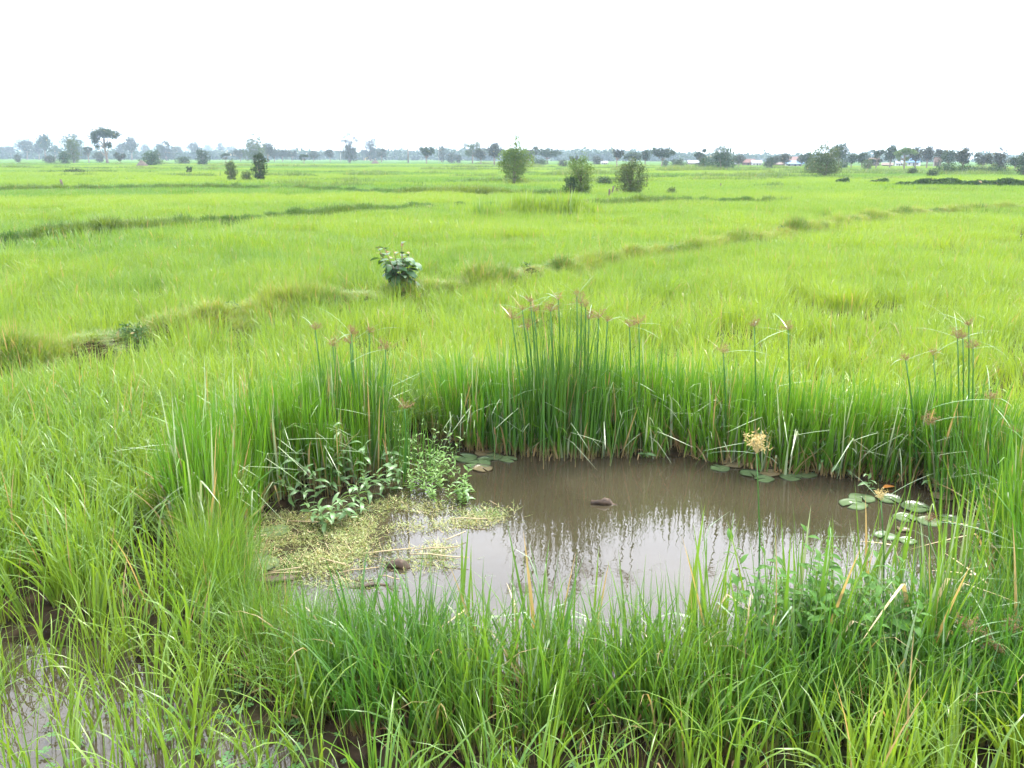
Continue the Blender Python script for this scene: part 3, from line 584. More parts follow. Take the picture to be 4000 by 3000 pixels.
M['sedge_own'] = leaf_mat('clump blade', (0.030, 0.105, 0.020), (0.075, 0.165, 0.022), base=(0.22, 0.16, 0.08), base_to=0.2, inst=False, dead_share=0.03, trans=0.35)
sedge_clump('tall dark green sedge clump with many brown flower heads at the far pond edge', (2190, 1765), ((1999, 1223), (2040, 1190), (2072, 1160), (2085, 1195), (2060, 1260), (2180, 1148), (2150, 1195), (2253, 1132), (2270, 1165), (2287, 1180), (2300, 1225), (2338, 1223), (2372, 1235)), 430, 0.27, 1.52, 701)
sedge_clump('slender sedge with two brown heads just right of the tallest clump', (2450, 1775), ((2458, 1254), (2495, 1243)), 20, 0.1, 0.95, 702)
sedge_clump('sedge clump with brown heads leaning over the leafy knotweed', (1400, 1830), ((1231, 1268), (1373, 1284), (1442, 1278), (1506, 1343), (1368, 1320), (1300, 1330)), 300, 0.28, 1.36, 703)
sedge_clump('bent sedge with one faded head over the leafy knotweed', (1560, 1900), ((1580, 1575),), 12, 0.08, 0.8, 704)
sedge_clump('single thin flowering sedge rising out of the far belt', (2935, 1800), ((2945, 1256),), 14, 0.1, 0.9, 705)
sedge_clump('pale bracted flowering sedge rising out of the far belt', (3060, 1810), ((3078, 1266),), 12, 0.1, 0.9, 706)
sedge_clump('short flowering sedge with nodding bract in the far belt', (2840, 1790), ((2824, 1356),), 12, 0.1, 0.85, 707)
sedge_clump('group of flowering sedge with spreading bracts at the right end of the belt', (3720, 1880), ((3644, 1364), (3783, 1252), (3739, 1299), (3760, 1300), (3800, 1340), (3537, 1385)), 110, 0.3, 1.15, 708)
sedge_clump('lower sedge with drooping pale heads beside the right pond corner', (3800, 1990), ((3866, 1539), (3632, 1630), (3961, 1668)), 70, 0.25, 1.0, 709)
sedge_clump('single sedge with large cream head and two hanging bracts standing before the water', (2955, 2520), ((2954, 1750),), 6, 0.04, 0.85, 710, head=HEADP, hs_=1.15, nb=2)
sedge_clump('small sedge with narrow cream head before the right lily pads', (3450, 2480), ((3440, 1935),), 5, 0.04, 0.7, 711, head=HEADP, hs_=0.6, nb=2)
sedge_clump('small sedge with brown head among the right reeds', (3630, 2500), ((3625, 2015),), 5, 0.04, 0.7, 712, hs_=0.75, nb=2)
sedge_clump('low brown flowered sedge tuft in the right bank grass', (3800, 2790), ((3780, 2440), (3850, 2490), (3900, 2530), (3700, 2620), (3940, 2440)), 30, 0.12, 0.5, 713, hs_=0.9, nb=1)
sedge_clump('reddish brown sedge tuft near the mud below the reeds', (3700, 2960), ((3680, 2830), (3740, 2850), (3640, 2860)), 16, 0.08, 0.35, 714, hs_=0.9, nb=1)

# ------------------------------------------------------------------ broad leaved plants
def leaf_mesh(name, L, W, bend, mat, fold=0.25, seed=0):
    rng = np.random.default_rng(seed); n = 6; s = np.linspace(0, 1, n + 1); th = -0.15 + bend * s ** 1.4 + 0.12 * np.sin(s * 9 + seed); sm = (th[1:] + th[:-1]) / 2
    x = np.concatenate([[0], np.cumsum(np.cos(sm)) * L / n]); z = np.concatenate([[0], -np.cumsum(np.sin(sm)) * L / n]); wd = W * np.sin(np.pi * np.clip(s, .02, 1) ** 0.75) ** 0.9 + .0006
    V = []; q = []
    for i in range(n + 1): V += [[x[i], -wd[i], z[i] + fold * wd[i]], [x[i], 0, z[i]], [x[i], wd[i], z[i] + fold * wd[i]]]
    for i in range(n): q += [[3 * i, 3 * i + 1, 3 * i + 4, 3 * i + 3], [3 * i + 1, 3 * i + 2, 3 * i + 5, 3 * i + 4]]
    g = Geo(); g.add(V, q, r=rng.uniform(0, 1)); return g.mesh(name, mat)
KL = [leaf_mesh('leaf', L, L * .12, b, M['knot'], seed=i) for i, (L, b) in enumerate(((.13, .9), (.15, 1.3), (.11, .6), (.14, 1.6), (.10, 1.0)))]
PL = [leaf_mesh('leaf', L, L * .14, b, M['prim'], seed=i + 9) for i, (L, b) in enumerate(((.055, .6), (.07, .9), (.045, .4)))]
M['herbleaf'] = leaf_mat('bushy herb leaf', (0.040, 0.120, 0.020), (0.085, 0.185, 0.028), inst=False, dead_share=0, trans=0.35, spec=0.15, rough=0.6)
HL = [leaf_mesh('leaf', L, L * .17, b, M['herbleaf'], seed=i + 19) for i, (L, b) in enumerate(((.07, .6), (.085, 1.0), (.06, .4)))]
def leafy_plant(name, label, cat, px, h, nstem, nleaf, leaves, stem_mat, seed, group=None, lean=0.35, spread=0.03, sc=(0.8, 1.15), elev=(0.1, 0.7), z=0.0, rad=0.0032):
    rng = np.random.default_rng(seed); org = P(*px, z); t = empty(name, org, label, cat, group)
    for s in range(nstem):
        az = rng.uniform(0, 6.28); ln = rng.uniform(.05, lean) * (1 if nstem > 1 else .6); H = h * rng.uniform(.65, 1.05); b = rng.normal(0, spread, 2)
        pts = [np.array([b[0] + math.cos(az) * ln * H * f ** 1.4 + .012 * math.sin(5 * f + s), b[1] + math.sin(az) * ln * H * f ** 1.4 + .012 * math.cos(4 * f + s), -.03 + (H + .03) * f]) for f in np.linspace(0, 1, 7)]
        g = Geo(); tube(g, pts, np.linspace(rad, rad * .5, 7), 5); st = obj('stem', g.mesh('stem', stem_mat), t)
        for i in range(nleaf):
            f = 0.22 + 0.78 * (i + rng.uniform(0, .6)) / nleaf; f = min(f, 1.0); k = f * 6; j = min(int(k), 5); p = pts[j] + (pts[j + 1] - pts[j]) * (k - j)
            obj('leaf', leaves[rng.integers(len(leaves))], st, p, (rng.normal(0, .35), -rng.uniform(*elev) - (0.5 if f > .93 else 0), i * 2.4 + rng.normal(0, .4)), rng.uniform(*sc) * (1.0 if f < .85 else .75))
    return t
KN = 'knotweed plants standing in the shallow pond edge'; kl = 'tall pointed leaved knotweed against the left sedge clump'; ks_ = 'short knotweed plant spreading its leaves at the rim of the weed mat'
for i, (qx, qy, h, ns) in enumerate(((640, 1085, .50, 2), (668, 1090, .42, 2), (700, 1072, .48, 2), (735, 1062, .62, 3), (770, 1055, .45, 2), (690, 1128, .24, 2), (712, 1145, .22, 2), (752, 1125, .22, 2), (775, 1110, .24, 2), (830, 1062, .30, 2), (862, 1058, .26, 2), (800, 1080, .25, 2), (610, 1105, .34, 1), (840, 1030, .42, 2))):
    leafy_plant('knotweed', kl if h > .32 else ks_, 'plant', (qx * 1.8083, qy * 1.8083), h, ns, 9, KL, M['knotstem'], 800 + i, KN if h > .32 else KN + ', short ones', lean=.55, elev=(-.1, .6))
for i, (qx, qy, h, lb) in enumerate(((1778, 1022, .34, 'knotweed sprig against the dark sedge behind the right lily pads'), (1812, 1030, .28, 'knotweed sprig reaching out beside the last pad of the far row'), (1880, 1062, .14, 'star shaped knotweed shoot floating near the orange leaf'), (2010, 1062, .22, 'knotweed sprig in the shaded right corner of the pond'), (1322, 975, .10, 'tiny knotweed shoot at the foot of the belt'), (1392, 984, .09, 'low knotweed rosette floating off the belt'), (1000, 1082, .16, 'knotweed shoot at the outer end of the weed mat'))):
    leafy_plant('knotweed', lb, 'plant', (qx * 1.8083, qy * 1.8083), h, 1 if h < .25 else 2, 8, KL, M['knotstem'], 830 + i, 'knotweed plants round the pond', lean=.6, elev=(-.2, .5), sc=(.75, 1.0))
pl_ = 'light green small leaved water primrose beside the knotweed'
for i, (qx, qy, h, ns) in enumerate(((905, 1045, .30, 3), (930, 1030, .34, 3), (955, 1060, .24, 3), (985, 1075, .16, 3), (890, 1015, .36, 3), (925, 1000, .42, 2), (968, 1005, .44, 2), (945, 1085, .18, 3), (975, 1040, .26, 3), (1005, 1062, .12, 2), (875, 1045, .30, 3), (895, 1068, .22, 3), (915, 1062, .24, 3), (940, 1050, .30, 3), (960, 1030, .34, 3), (990, 1048, .20, 3), (910, 1020, .40, 3), (870, 1000, .40, 3), (1000, 1085, .12, 3))):
    leafy_plant('water_primrose', pl_, 'plant', (qx * 1.8083, qy * 1.8083), h, ns, 12, PL, M['knotstem'], 860 + i, 'water primrose plants by the knotweed', lean=.5, sc=(.7, 1.2), rad=.0022)
for i, (px, py, h, lb) in enumerate(((3060, 2650, .60, 'green bushy herb below the cream headed sedge, first of three grown together'), (3190, 2610, .74, 'tallest of three green bushy herbs growing through the reeds before the pond'), (3330, 2650, .64, 'green bushy herb below the right lily pads, last of three grown together'))):
    leafy_plant('bushy_herb', lb, 'herb', (px, py), h, 19, 15, HL, M['herbstem'], 890 + i, lean=.62, spread=.10, sc=(0.95, 1.55), rad=.003, z=.05, elev=(-.3, .5))
leafy_plant('bushy_herb', 'smaller leafy herb half hidden in the bank grass before the weed mat', 'herb', (1800, 2640), .40, 7, 14, PL, M['knotstem'], 899, lean=.6, spread=.06, sc=(.7, 1.1), rad=.003, z=.05)
# sapling on the bank
TL = [leaf_mesh('leaf', L, L * .27, b, M['teak'], seed=i + 40) for i, (L, b) in enumerate(((.24, 1.3), (.28, 1.6), (.20, 1.0)))]; TR = [leaf_mesh('leaf', .17, .035, .9, M['teakred'], seed=50)]
sp = P(1580, 1130, .3); sp[2] = gz(sp[0], sp[1]); t = empty('sapling', sp, 'broad leaved sapling with reddish top standing on the low earth bank', 'sapling'); t.scale = (1.25, 1.25, 0.84); rng = np.random.default_rng(900)
for s in range(12):
    az = s * .9 + rng.normal(0, .3); ln = rng.uniform(.05, .42); H = (rng.uniform(.5, .98) if s else 1.02) * 1.1
    pts = [np.array([math.cos(az) * ln * H * f - .10 * f, math.sin(az) * ln * H * f, H * f]) for f in np.linspace(0, 1, 6)]
    g = Geo(); tube(g, pts, np.linspace(.010, .004, 6), 5); st = obj('stem', g.mesh('stem', M['bark']), t)
    for i in range(13):
        f = .05 + .95 * (i + rng.uniform(0, .7)) / 13; f = min(f, 1); k = f * 5; j = min(int(k), 4); p = pts[j] + (pts[j + 1] - pts[j]) * (k - j); top = f * H > .80
        o = obj('leaf', TR[0] if top and rng.uniform() < .55 else TL[rng.integers(3)], st, p, (rng.normal(0, .3), (-.5 if top else .15) + rng.normal(0, .25), rng.uniform(0, 6.28)), rng.uniform(.75, 1.1) * (.7 if top else 1))

# ------------------------------------------------------------------ lily pads, straw, driftwood
def pad_mesh(name, seed, mat):
    rng = np.random.default_rng(seed); g = Geo(); n = 26; a0 = .16; ang = np.linspace(a0, 2 * np.pi - a0, n); rr = 1 + .025 * np.sin(ang * 5 + seed) + rng.normal(0, .006, n)
    rings = [(0.10, .012), (.55, .010), (.93, .004), (1.0, .009 + .01 * (seed % 2))]; V = []; q = []
    for f, z in rings: V += [[f * r_ * math.cos(a) - (.0 if f > .2 else 0), f * r_ * math.sin(a), z + .006 * math.sin(3 * a + seed) * f] for a, r_ in zip(ang, rr)]
    for k in range(len(rings) - 1): q += [[k * n + i, k * n + i + 1, (k + 1) * n + i + 1, (k + 1) * n + i] for i in range(n - 1)]
    V.append([0, 0, .013]); c = len(V) - 1; tri = [[c, i, i + 1] for i in range(n - 1)]
    V += [[v[0], v[1], v[2] - .012] for v in V[3 * n:4 * n]]; b = c + 1; q += [[3 * n + i, 3 * n + i + 1, b + i + 1, b + i] for i in range(n - 1)]
    g.add(V, q, tri, r=rng.uniform(0, 1)); return g.mesh(name, mat)
PM = [pad_mesh('lily_pad', i, M['pad']) for i in range(4)]; PO = pad_mesh('lily_pad', 5, M['padold'])
rng = np.random.default_rng(950)
def pads(lst, label, group):
    for px, py, wpx, old in lst:
        p = P(px, py, .004); dist = math.hypot(p[1], CAM_H); r_ = wpx / F4 * dist / 2
        o = obj('lily_pad', PO if old else PM[rng.integers(4)], None, p, (rng.normal(0, .012), rng.normal(0, .012), rng.uniform(0, 6.28)), (r_, r_, .6)); tag(o, label, 'lily pad', group)
pads(((1817, 1790, 95, 0), (1890, 1771, 70, 1), (1892, 1796, 60, 0), (1928, 1785, 75, 0), (1868, 1812, 100, 0), (1885, 1831, 80, 1), (1985, 1794, 70, 0)), 'green lily pad floating below the left foot of the far sedge', 'lily pads at the left of the far edge')
pads(((2812, 1829, 75, 0), (2862, 1814, 85, 1), (2930, 1850, 80, 0), (2985, 1870, 78, 0), (3006, 1848, 85, 1), (3088, 1863, 82, 0), (3148, 1851, 86, 0), (3005, 1818, 66, 1)), 'round lily pad in the row before the far sedge belt', 'lily pads in a row at the far edge')
pads(((3333, 1970, 108, 0), (3366, 1946, 100, 0), (3474, 1950, 96, 0), (3576, 1982, 110, 0), (3534, 2021, 90, 0), (3630, 2037, 95, 0), (3716, 2030, 90, 0), (3811, 2052, 80, 0), (3529, 2069, 50, 1), (3458, 2093, 80, 0), (3545, 2112, 70, 0), (3681, 1940, 90, 1)), 'greyish lily pad mirroring the sky behind the right reeds', 'lily pads in the right corner')
pads(((985, 2172, 120, 0), (1020, 2203, 130, 0), (1075, 2075, 110, 0)), 'large dull lily pad at the left rim of the weed mat', 'lily pads by the weed mat')
o = obj('fallen_leaf', leaf_mesh('fallen_leaf', .11, .030, .25, M['orange'], seed=3), None, P(3450, 1906, .012), (0, 0, .2)); tag(o, 'curled orange leaf floating in the right corner of the pond', 'leaf')
for i, (x0, y0, x1, y1) in enumerate(((1620, 2150, 1790, 2135), (1420, 2162, 1620, 2140), (1600, 2165, 1830, 2178), (1050, 2235, 1180, 2215), (1010, 2248, 1180, 2232), (1130, 2035, 1250, 2040), (1760, 2028, 1905, 2026), (1740, 2110, 1820, 2075), (1320, 2240, 1480, 2215), (1250, 2180, 1350, 2205), (1480, 2250, 1560, 2262), (940, 2110, 1040, 2088))):
    a, b = P(x0, y0, .03), P(x1, y1, .045); g = Geo(); m_ = (a + b) / 2
    tube(g, [a - m_, (a - m_) * .3 + [0, .01 * (-1) ** i, .006], (b - m_) * .4 + [0, -.008, .004], b - m_], [.0042, .0048, .0044, .003], 5, r=rng.uniform(0, 1))
    tag(obj('dead_stalk', g.mesh('dead_stalk', M['straw']), None, m_), 'pale dead reed stalk lying across the floating weed mat', 'stalk', 'dead stalks on the weed mat')
def driftwood(label, px, L, rad, rz, tilt, cat='driftwood', flat=1.0):
    rng = np.random.default_rng(int(px[0])); g = Geo(); n = 7; s = np.linspace(-.5, .5, n); pts = np.stack([s * L, .02 * np.sin(s * 5), .012 * np.cos(s * 7)], 1)
    tube(g, pts, rad * (1 - (2 * np.abs(s)) ** 3 * .35) * rng.uniform(.7, 1.2, n), 9); g.v[0] = g.v[0] + rng.normal(0, rad * .12, g.v[0].shape)
    tag(obj('driftwood', g.mesh('driftwood', M['wetwood']), None, P(*px, rad * .35 * flat), (0, tilt, rz), (1, 1, flat)), label, cat)
driftwood('short brown log end poking out of the open water', (2360, 1965), .20, .026, -.25, .12)
driftwood('dark lump of rotten wood in the weed mat', (1556, 2208), .15, .032, -.5, .18)
driftwood('flat brown wood piece at the near rim of the weed mat', (1085, 2262), .24, .045, .1, .02, flat=.4)
driftwood('thin sunken branch below the weed mat', (1440, 2288), .26, .018, .05, .0, flat=.6)

# ------------------------------------------------------------------ trees and bushes
def crown_points(rng, lobes, n):
    vol = np.array([l[3] * l[4] * l[5] for l in lobes]) ** (2 / 3); pick = rng.choice(len(lobes), n, p=vol / vol.sum()); L = np.array(lobes)[pick]
    v = rng.normal(0, 1, (n, 3)); v /= np.linalg.norm(v, axis=1)[:, None]; v *= (rng.uniform(0, 1, n) ** .45)[:, None]; v *= np.where(rng.uniform(0, 1, n) < .07, rng.uniform(1.1, 1.45, n), 1)[:, None]
    v *= (1 + .18 * np.sin(v[:, :1] * 7 + pick[:, None]) + .12 * np.sin(v[:, 2:] * 9 + 2 * pick[:, None]))
    return L[:, :3] + v * L[:, 3:6], pick
def shape(kind, W, H, rng):
    """lobes (x, y, z, rx, ry, rz) of a crown W wide and H high; trunk height to reach"""
    h = W / 2; lo = []
    def blob(n, z0, z1, wide, size, top=1.0):
        for i in range(n):
            f = (i + rng.uniform(.2, .8)) / n; z = z0 + (z1 - z0) * f; ww = wide * math.sqrt(max(.08, 1 - (2 * f - 1) ** 2)) * (1 if f < .5 else top); a = i * 2.4 + rng.uniform(-.4, .4); r_ = size * rng.uniform(.75, 1.2)
            lo.append((math.cos(a) * ww * .62, math.sin(a) * ww * .5, z * H, r_, r_ * .9, r_ * .8))
    core = lambda z0, z1, k=.62: lo.extend([(0, 0, (z0 + (z1 - z0) * f) * H, h * k, h * k, (z1 - z0) * H * .38) for f in (.3, .7)])
    if kind == 'ball': blob(9, .42, .88, h, h * .50); core(.4, .9)
    elif kind == 'bush': blob(11, .14, .84, h * 1.05, h * .46); core(.02, .88, .68)
    elif kind == 'dome':
        blob(7, .18, .5, h * 1.2, h * .46); blob(7, .45, .86, h * .85, h * .40); core(.04, .9, .75)
    elif kind == 'umbrella':
        for i in range(9):
            x = (i / 8 - .5) * 1.5 * h; lo.append((x, rng.uniform(-.4, .4) * h, H * (.86 - .14 * abs(x / h) + rng.uniform(-.05, .05)), h * .36, h * .36, H * .095))
        lo.append((0, 0, H * .74, h * .5, h * .4, H * .07)); lo.append((-h * .62, 0, H * .66, h * .3, h * .3, H * .09)); lo.append((-h * .72, 0, H * .60, h * .26, h * .26, H * .10)); lo.append((h * .2, 0, H * .5, h * .24, h * .24, H * .10)); lo.append((-h * .55, .1, H * .46, h * .18, h * .2, H * .07))
    elif kind == 'twostage':
        blob(8, .12, .58, h * .95, h * .52); core(.1, .62)
        for x, z, s in ((-.55, .70, .36), (-.1, .88, .30), (.05, .92, .24), (.5, .78, .36), (.72, .70, .26), (-.2, .70, .34), (.2, .66, .36), (-.4, .82, .26)): lo.append((x * h, 0, z * H, s * h, s * h, s * h * .85))
    elif kind == 'pear': blob(10, .14, .72, h * .95, h * .48); core(.12, .75); lo.append((-.05 * h, 0, .88 * H, h * .32, h * .32, .10 * H)); lo.append((.35 * h, 0, .78 * H, h * .34, h * .3, .08 * H))
    elif kind == 'sparse':
        for i in range(9): a = i * 2.4; lo.append((math.cos(a) * h * .66, math.sin(a) * h * .5, H * rng.uniform(.42, .93), h * .38, h * .38, h * .32))
        lo.append((0, 0, H * .66, h * .5, h * .5, H * .14))
    elif kind == 'bamboo':
        blob(11, .30, .68, h * .98, h * .44); core(.2, .74, .7); lo += [(h * .10, 0, .80 * H, h * .32, h * .32, .10 * H), (h * .12, 0, .92 * H, h * .20, h * .2, .07 * H), (h * .12, 0, .15 * H, h * .34, h * .34, .12 * H), (-h * .25, 0, .2 * H, h * .34, h * .34, .09 * H)]
    elif kind == 'flat':
        for i in range(8): x = (i / 7 - .45) * 1.5 * h; lo.append((x, rng.uniform(-.3, .3) * h, H * (.84 - .12 * (i % 3)), h * .40, h * .40, H * .13))
        lo.append((0, 0, H * .62, h * .55, h * .45, H * .12))
    return lo
def tree(name, label, px, ytop, ybase, wpx, kind, mat, n, seed, group=None, leaf=1.0, cat='tree', trunk=True, lift=0.0):
    rng = np.random.default_rng(seed); b = P(px, ybase, .42); dist = np.hypot(b[0], b[1]); s = dist / F4
    H, W = (ybase - ytop) * s + .42, wpx * s; b[2] = max(0, gz(b[0], b[1])) - .05
    t = empty(name, b, label, cat, group); lo = shape(kind, W, H, rng)
    n = int(n * (1.5 if n > 3000 else 2.2)); c, pick = crown_points(rng, lo, n); size = leaf * (W * H / n) ** .5 * (1.9 if n > 5000 else 1.85) * rng.uniform(.55, 1.35, n)
    c[:, 0] *= W / 2 / max(1e-6, np.percentile(np.abs(c[:, 0] - np.median(c[:, 0])), 97)); c[:, 2] = np.where(c[:, 2] > H * .3, H * .3 + (c[:, 2] - H * .3) * (H * .7) / max(1e-6, np.percentile(c[:, 2], 99) - H * .3), c[:, 2])
    keep = c[:, 2] > .02; c, pick, size = c[keep], pick[keep], size[keep]
    tone = rng.uniform(0.1, .9, len(lo))[pick] * .5 + rng.uniform(0, 1, len(c)) * .5
    g = Geo(); leafquads(g, rng, c, size, r=tone, up=.5); obj('crown', g.mesh('crown', mat), t)
    g = Geo(); r0 = max(.05, H * .034); top = .55 * H if kind != 'umbrella' else .72 * H; wob = rng.normal(0, W * .03, 4)
    mids = [np.array([wob[0] * f * 2, wob[1] * f * 2, f * top - .1]) for f in (0, .3, .65, 1)]
    tube(g, mids, [r0 * 1.3, r0, r0 * .8, r0 * .5], 7)
    for l in lo[::max(1, len(lo) // 8)]:
        e = np.array(l[:3]); st = mids[1] if e[2] < top * .8 else mids[2]
        tube(g, [st, (st + e) / 2 + [0, 0, -.04 * H], e], [r0 * .5, r0 * .35, r0 * .15], 5)
    obj('trunk', g.mesh('trunk', M['bark']), t); return t
FT = 'hazy trees along the far edge of the fields'
c1 = lambda x: x / 2.212
c2 = lambda x: 1000 + x / 2.212
c3 = lambda x: 2000 + x / 2.212
c4 = lambda x: 3000 + x / 2.212
cyv = lambda v: 450 + v / 2.212
hz = 'hazy round tree in the far line at the edge of the fields'
def T(cx, top, base, wd, kind, mat, n, label=None, conv=c1, group=None, name='tree', cat='tree', leaf=1.0):
    global TSEED
    TSEED += 1
    if label is None:
        kw = {'ball': 'round hazy tree', 'sparse': 'thin loose hazy tree', 'bush': 'low hazy bush', 'umbrella': 'small flat crowned hazy tree'}[kind]; ar = {c1: 'in the far line below the pale hills', c2: 'in the far line between the lobed tree and the bamboo', c3: 'in the far line behind the near bushes', c4: 'among the village roofs'}[conv]
        label = kw + ' ' + ar; group = 'far: ' + label; name, cat = ('bush', 'bush') if kind == 'bush' else (name, cat)
    return tree(name, label, conv(cx), cyv(top), cyv(base), wd / 2.212, kind, M[mat], n, TSEED, group, leaf, cat)
TSEED = 2000
# individually recognisable ones
T(930, 155, 412, 215, 'umbrella', 'tree', 2600, 'tallest flat topped tree with bare pale trunk, at the hilly end of the plain')
T(640, 198, 385, 200, 'dome', 'tree', 1800, 'wide rounded tree behind the brownish slim tree')
T(640, 235, 408, 95, 'bush', 'treeolive', 1200, 'slim brownish tree in front of a wide rounded tree')
T(400, 198, 385, 100, 'ball', 'tree', 1000, 'ball crowned tree standing against the pale blue hills')
T(235, 238, 380, 125, 'ball', 'treegrey', 900, 'grey green tree left of the ball crowned tree below the hills')
T(1140, 215, 385, 112, 'ball', 'treegrey', 1000, 'round hazy tree right of the tallest flat topped tree')
T(1440, 243, 388, 140, 'dome', 'treegrey', 1000, 'broad hazy tree left of the pale concrete pole')
T(560, 330, 418, 82, 'bush', 'bushdark', 900, 'dark bush left of the slim brownish tree', cat='bush', name='bush')
T(1318, 322, 432, 150, 'dome', 'bushdark', 1400, 'dark bush growing on the grey termite mound', cat='bush', name='bush')
T(1755, 310, 427, 105, 'bush', 'tree', 1200, 'dense dark bush right of the pale concrete pole', cat='bush', name='bush')
T(2000, 412, 550, 95, 'bush', 'treeolive', 2000, 'egg shaped green bush standing alone in the rice', cat='bush', name='bush')
T(2130, 485, 552, 80, 'bush', 'treeolive', 1200, 'small low bush between the egg shaped bush and the dark round one', cat='bush', name='bush')
T(35, 350, 550, 120, 'bush', 'tree', 2400, 'dark round bush at the end of the row of three in the rice', c2, cat='bush', name='bush')
T(-10, 185, 405, 165, 'pear', 'treeolive', 1800, 'tall lobed tree behind the row of three bushes', c2)
T(105, 252, 400, 105, 'ball', 'treegrey', 900, 'round hazy tree just right of the tall lobed tree', c2)
T(415, 345, 418, 72, 'umbrella', 'tree', 700, 'little tree with flat crown alone on a field bank', c2)
T(810, 178, 402, 138, 'twostage', 'treegrey', 2200, 'tall tree with dense lower crown and thin open top', c2)
T(990, 195, 392, 122, 'pear', 'treegrey', 1800, 'tall pointed tree next to the open topped one', c2)
T(930, 305, 388, 60, 'ball', 'tree', 500, 'small round tree at the foot of the tall pointed one', c2)
T(1475, 280, 418, 118, 'flat', 'tree', 1000, 'spreading tree right of the bare dead trunk', c2)
T(1605, 272, 400, 65, 'bush', 'treegrey', 600, 'narrow greyish tree behind the leafless sapling', c2)
T(1870, 243, 412, 140, 'sparse', 'treeolive', 1300, 'loose olive tree left of the bamboo thicket', c2)
T(2060, 250, 428, 118, 'ball', 'treegrey', 1100, 'round olive tree close behind the bamboo thicket', c2)
T(20, 215, 572, 265, 'bamboo', 'bamboo', 7000, 'large light topped bamboo thicket standing alone in the rice', c3, cat='bamboo', name='bamboo_thicket')
T(590, 395, 660, 215, 'bush', 'treelight', 5000, 'thin yellowish bush with wispy shoots beside the wooden posts', c3, cat='bush', name='bush')
T(505, 540, 662, 120, 'bush', 'bushdark', 1800, 'low bluish bush leaning on the thin yellowish one', c3, cat='bush', name='bush')
T(1035, 405, 658, 250, 'bush', 'treeolive', 6000, 'dense round bush right of the wooden posts', c3, cat='bush', name='bush')
T(310, 298, 420, 200, 'flat', 'tree', 1400, 'wide flat crowned tree right behind the bamboo thicket', c3)
T(175, 280, 415, 95, 'sparse', 'treegrey', 800, 'thin hazy tree between the bamboo thicket and the wide flat crowned tree', c3)
T(910, 298, 440, 85, 'flat', 'treegrey', 700, 'thin tall tree with small crown behind the two near bushes', c3)
T(1035, 328, 430, 130, 'sparse', 'tree', 900, 'open crowned tree above the dense round bush', c3)
T(1150, 308, 430, 92, 'ball', 'tree', 800, 'round dark tree right of the open crowned one', c3)
T(1290, 288, 440, 185, 'flat', 'tree', 1000, 'flat branching tree stretching out before the village', c3)
T(1430, 378, 452, 115, 'bush', 'tree', 900, 'green bush left of the brick house with tin roof', c3, cat='bush', name='bush')
T(1325, 392, 445, 50, 'bush', 'tree', 400, 'small upright bush under the flat branching tree', c3, cat='bush', name='bush')
T(1620, 303, 440, 92, 'sparse', 'tree', 800, 'loose tree behind the brick house with tin roof', c3)
T(1810, 283, 470, 218, 'dome', 'bushdark', 4500, 'big dark dome shaped tree before the village', c3)
T(1660, 368, 462, 120, 'bush', 'bushdark', 1500, 'dark side bush left against the big dome shaped tree', c3, cat='bush', name='bush')
T(480, 283, 522, 255, 'dome', 'treeolive', 5500, 'big olive green tree beside the blue roofed white house', c4)
T(360, 395, 480, 80, 'bush', 'bushdark', 900, 'dark bush between the blue roofed house and the big olive tree', c4, cat='bush', name='bush')
T(610, 268, 450, 132, 'ball', 'tree', 1400, 'tall round tree right behind the big olive one', c4)
T(1175, 305, 462, 145, 'umbrella', 'treelight', 1300, 'light green umbrella shaped tree before the tin roofs', c4)
T(860, 388, 468, 75, 'bush', 'treeolive', 600, 'small round brownish bush before the brown roofed huts', c4, cat='bush', name='bush')
T(1680, 315, 485, 105, 'ball', 'treegrey', 1000, 'upright tree rising from thin smoke behind the hedge bushes', c4)
T(1990, 318, 480, 112, 'pear', 'treegrey', 1000, 'pointed tree behind the right hedge bushes', c4)
T(2200, 345, 512, 90, 'dome', 'tree', 1400, 'dark tree at the far right end of the hedge', c4)
for cx, tp, bs, wd, lb in ((1540, 424, 502, 165, 'largest dark scrub bush before the right hand trees'), (1700, 438, 498, 140, 'dark rounded scrub bush below the upright smoky tree'), (1812, 448, 498, 110, 'low dark scrub bush between two wider ones'), (1960, 452, 500, 170, 'wide low dark scrub bush below the pointed tree'), (1420, 468, 520, 85, 'small scrub bush before the largest dark one'), (1245, 458, 502, 70, 'small scrub bush on the bank below the umbrella shaped tree')):
    T(cx, tp, bs, wd, 'bush', 'bushdark' if cx > 1430 else 'tree', 900, lb, c4, cat='bush', name='bush')
# look-alikes of the far line
for cx, tp, bs, wd, kd in ((770, 292, 402, 62, 'sparse'), (1060, 262, 380, 95, 'ball'), (1040, 335, 415, 85, 'sparse'), (1265, 268, 375, 65, 'ball'), (1540, 280, 380, 85, 'ball'), (1685, 248, 380, 95, 'ball'), (1800, 262, 370, 80, 'ball'), (1910, 252, 375, 66, 'ball'), (2000, 273, 372, 85, 'ball'), (1950, 338, 410, 75, 'umbrella'), (1590, 362, 418, 115, 'bush'), (95, 288, 375, 75, 'ball'), (20, 290, 375, 60, 'ball'), (155, 352, 400, 50, 'bush'), (430, 355, 408, 95, 'bush'), (2080, 300, 395, 110, 'ball'), (340, 262, 380, 80, 'ball'), (480, 280, 380, 70, 'ball'), (1380, 268, 380, 70, 'ball'), (860, 330, 400, 80, 'bush')):
    T(cx, tp, bs, wd, kd, 'treegrey' if cx % 3 else 'tree', 600, None, c1)
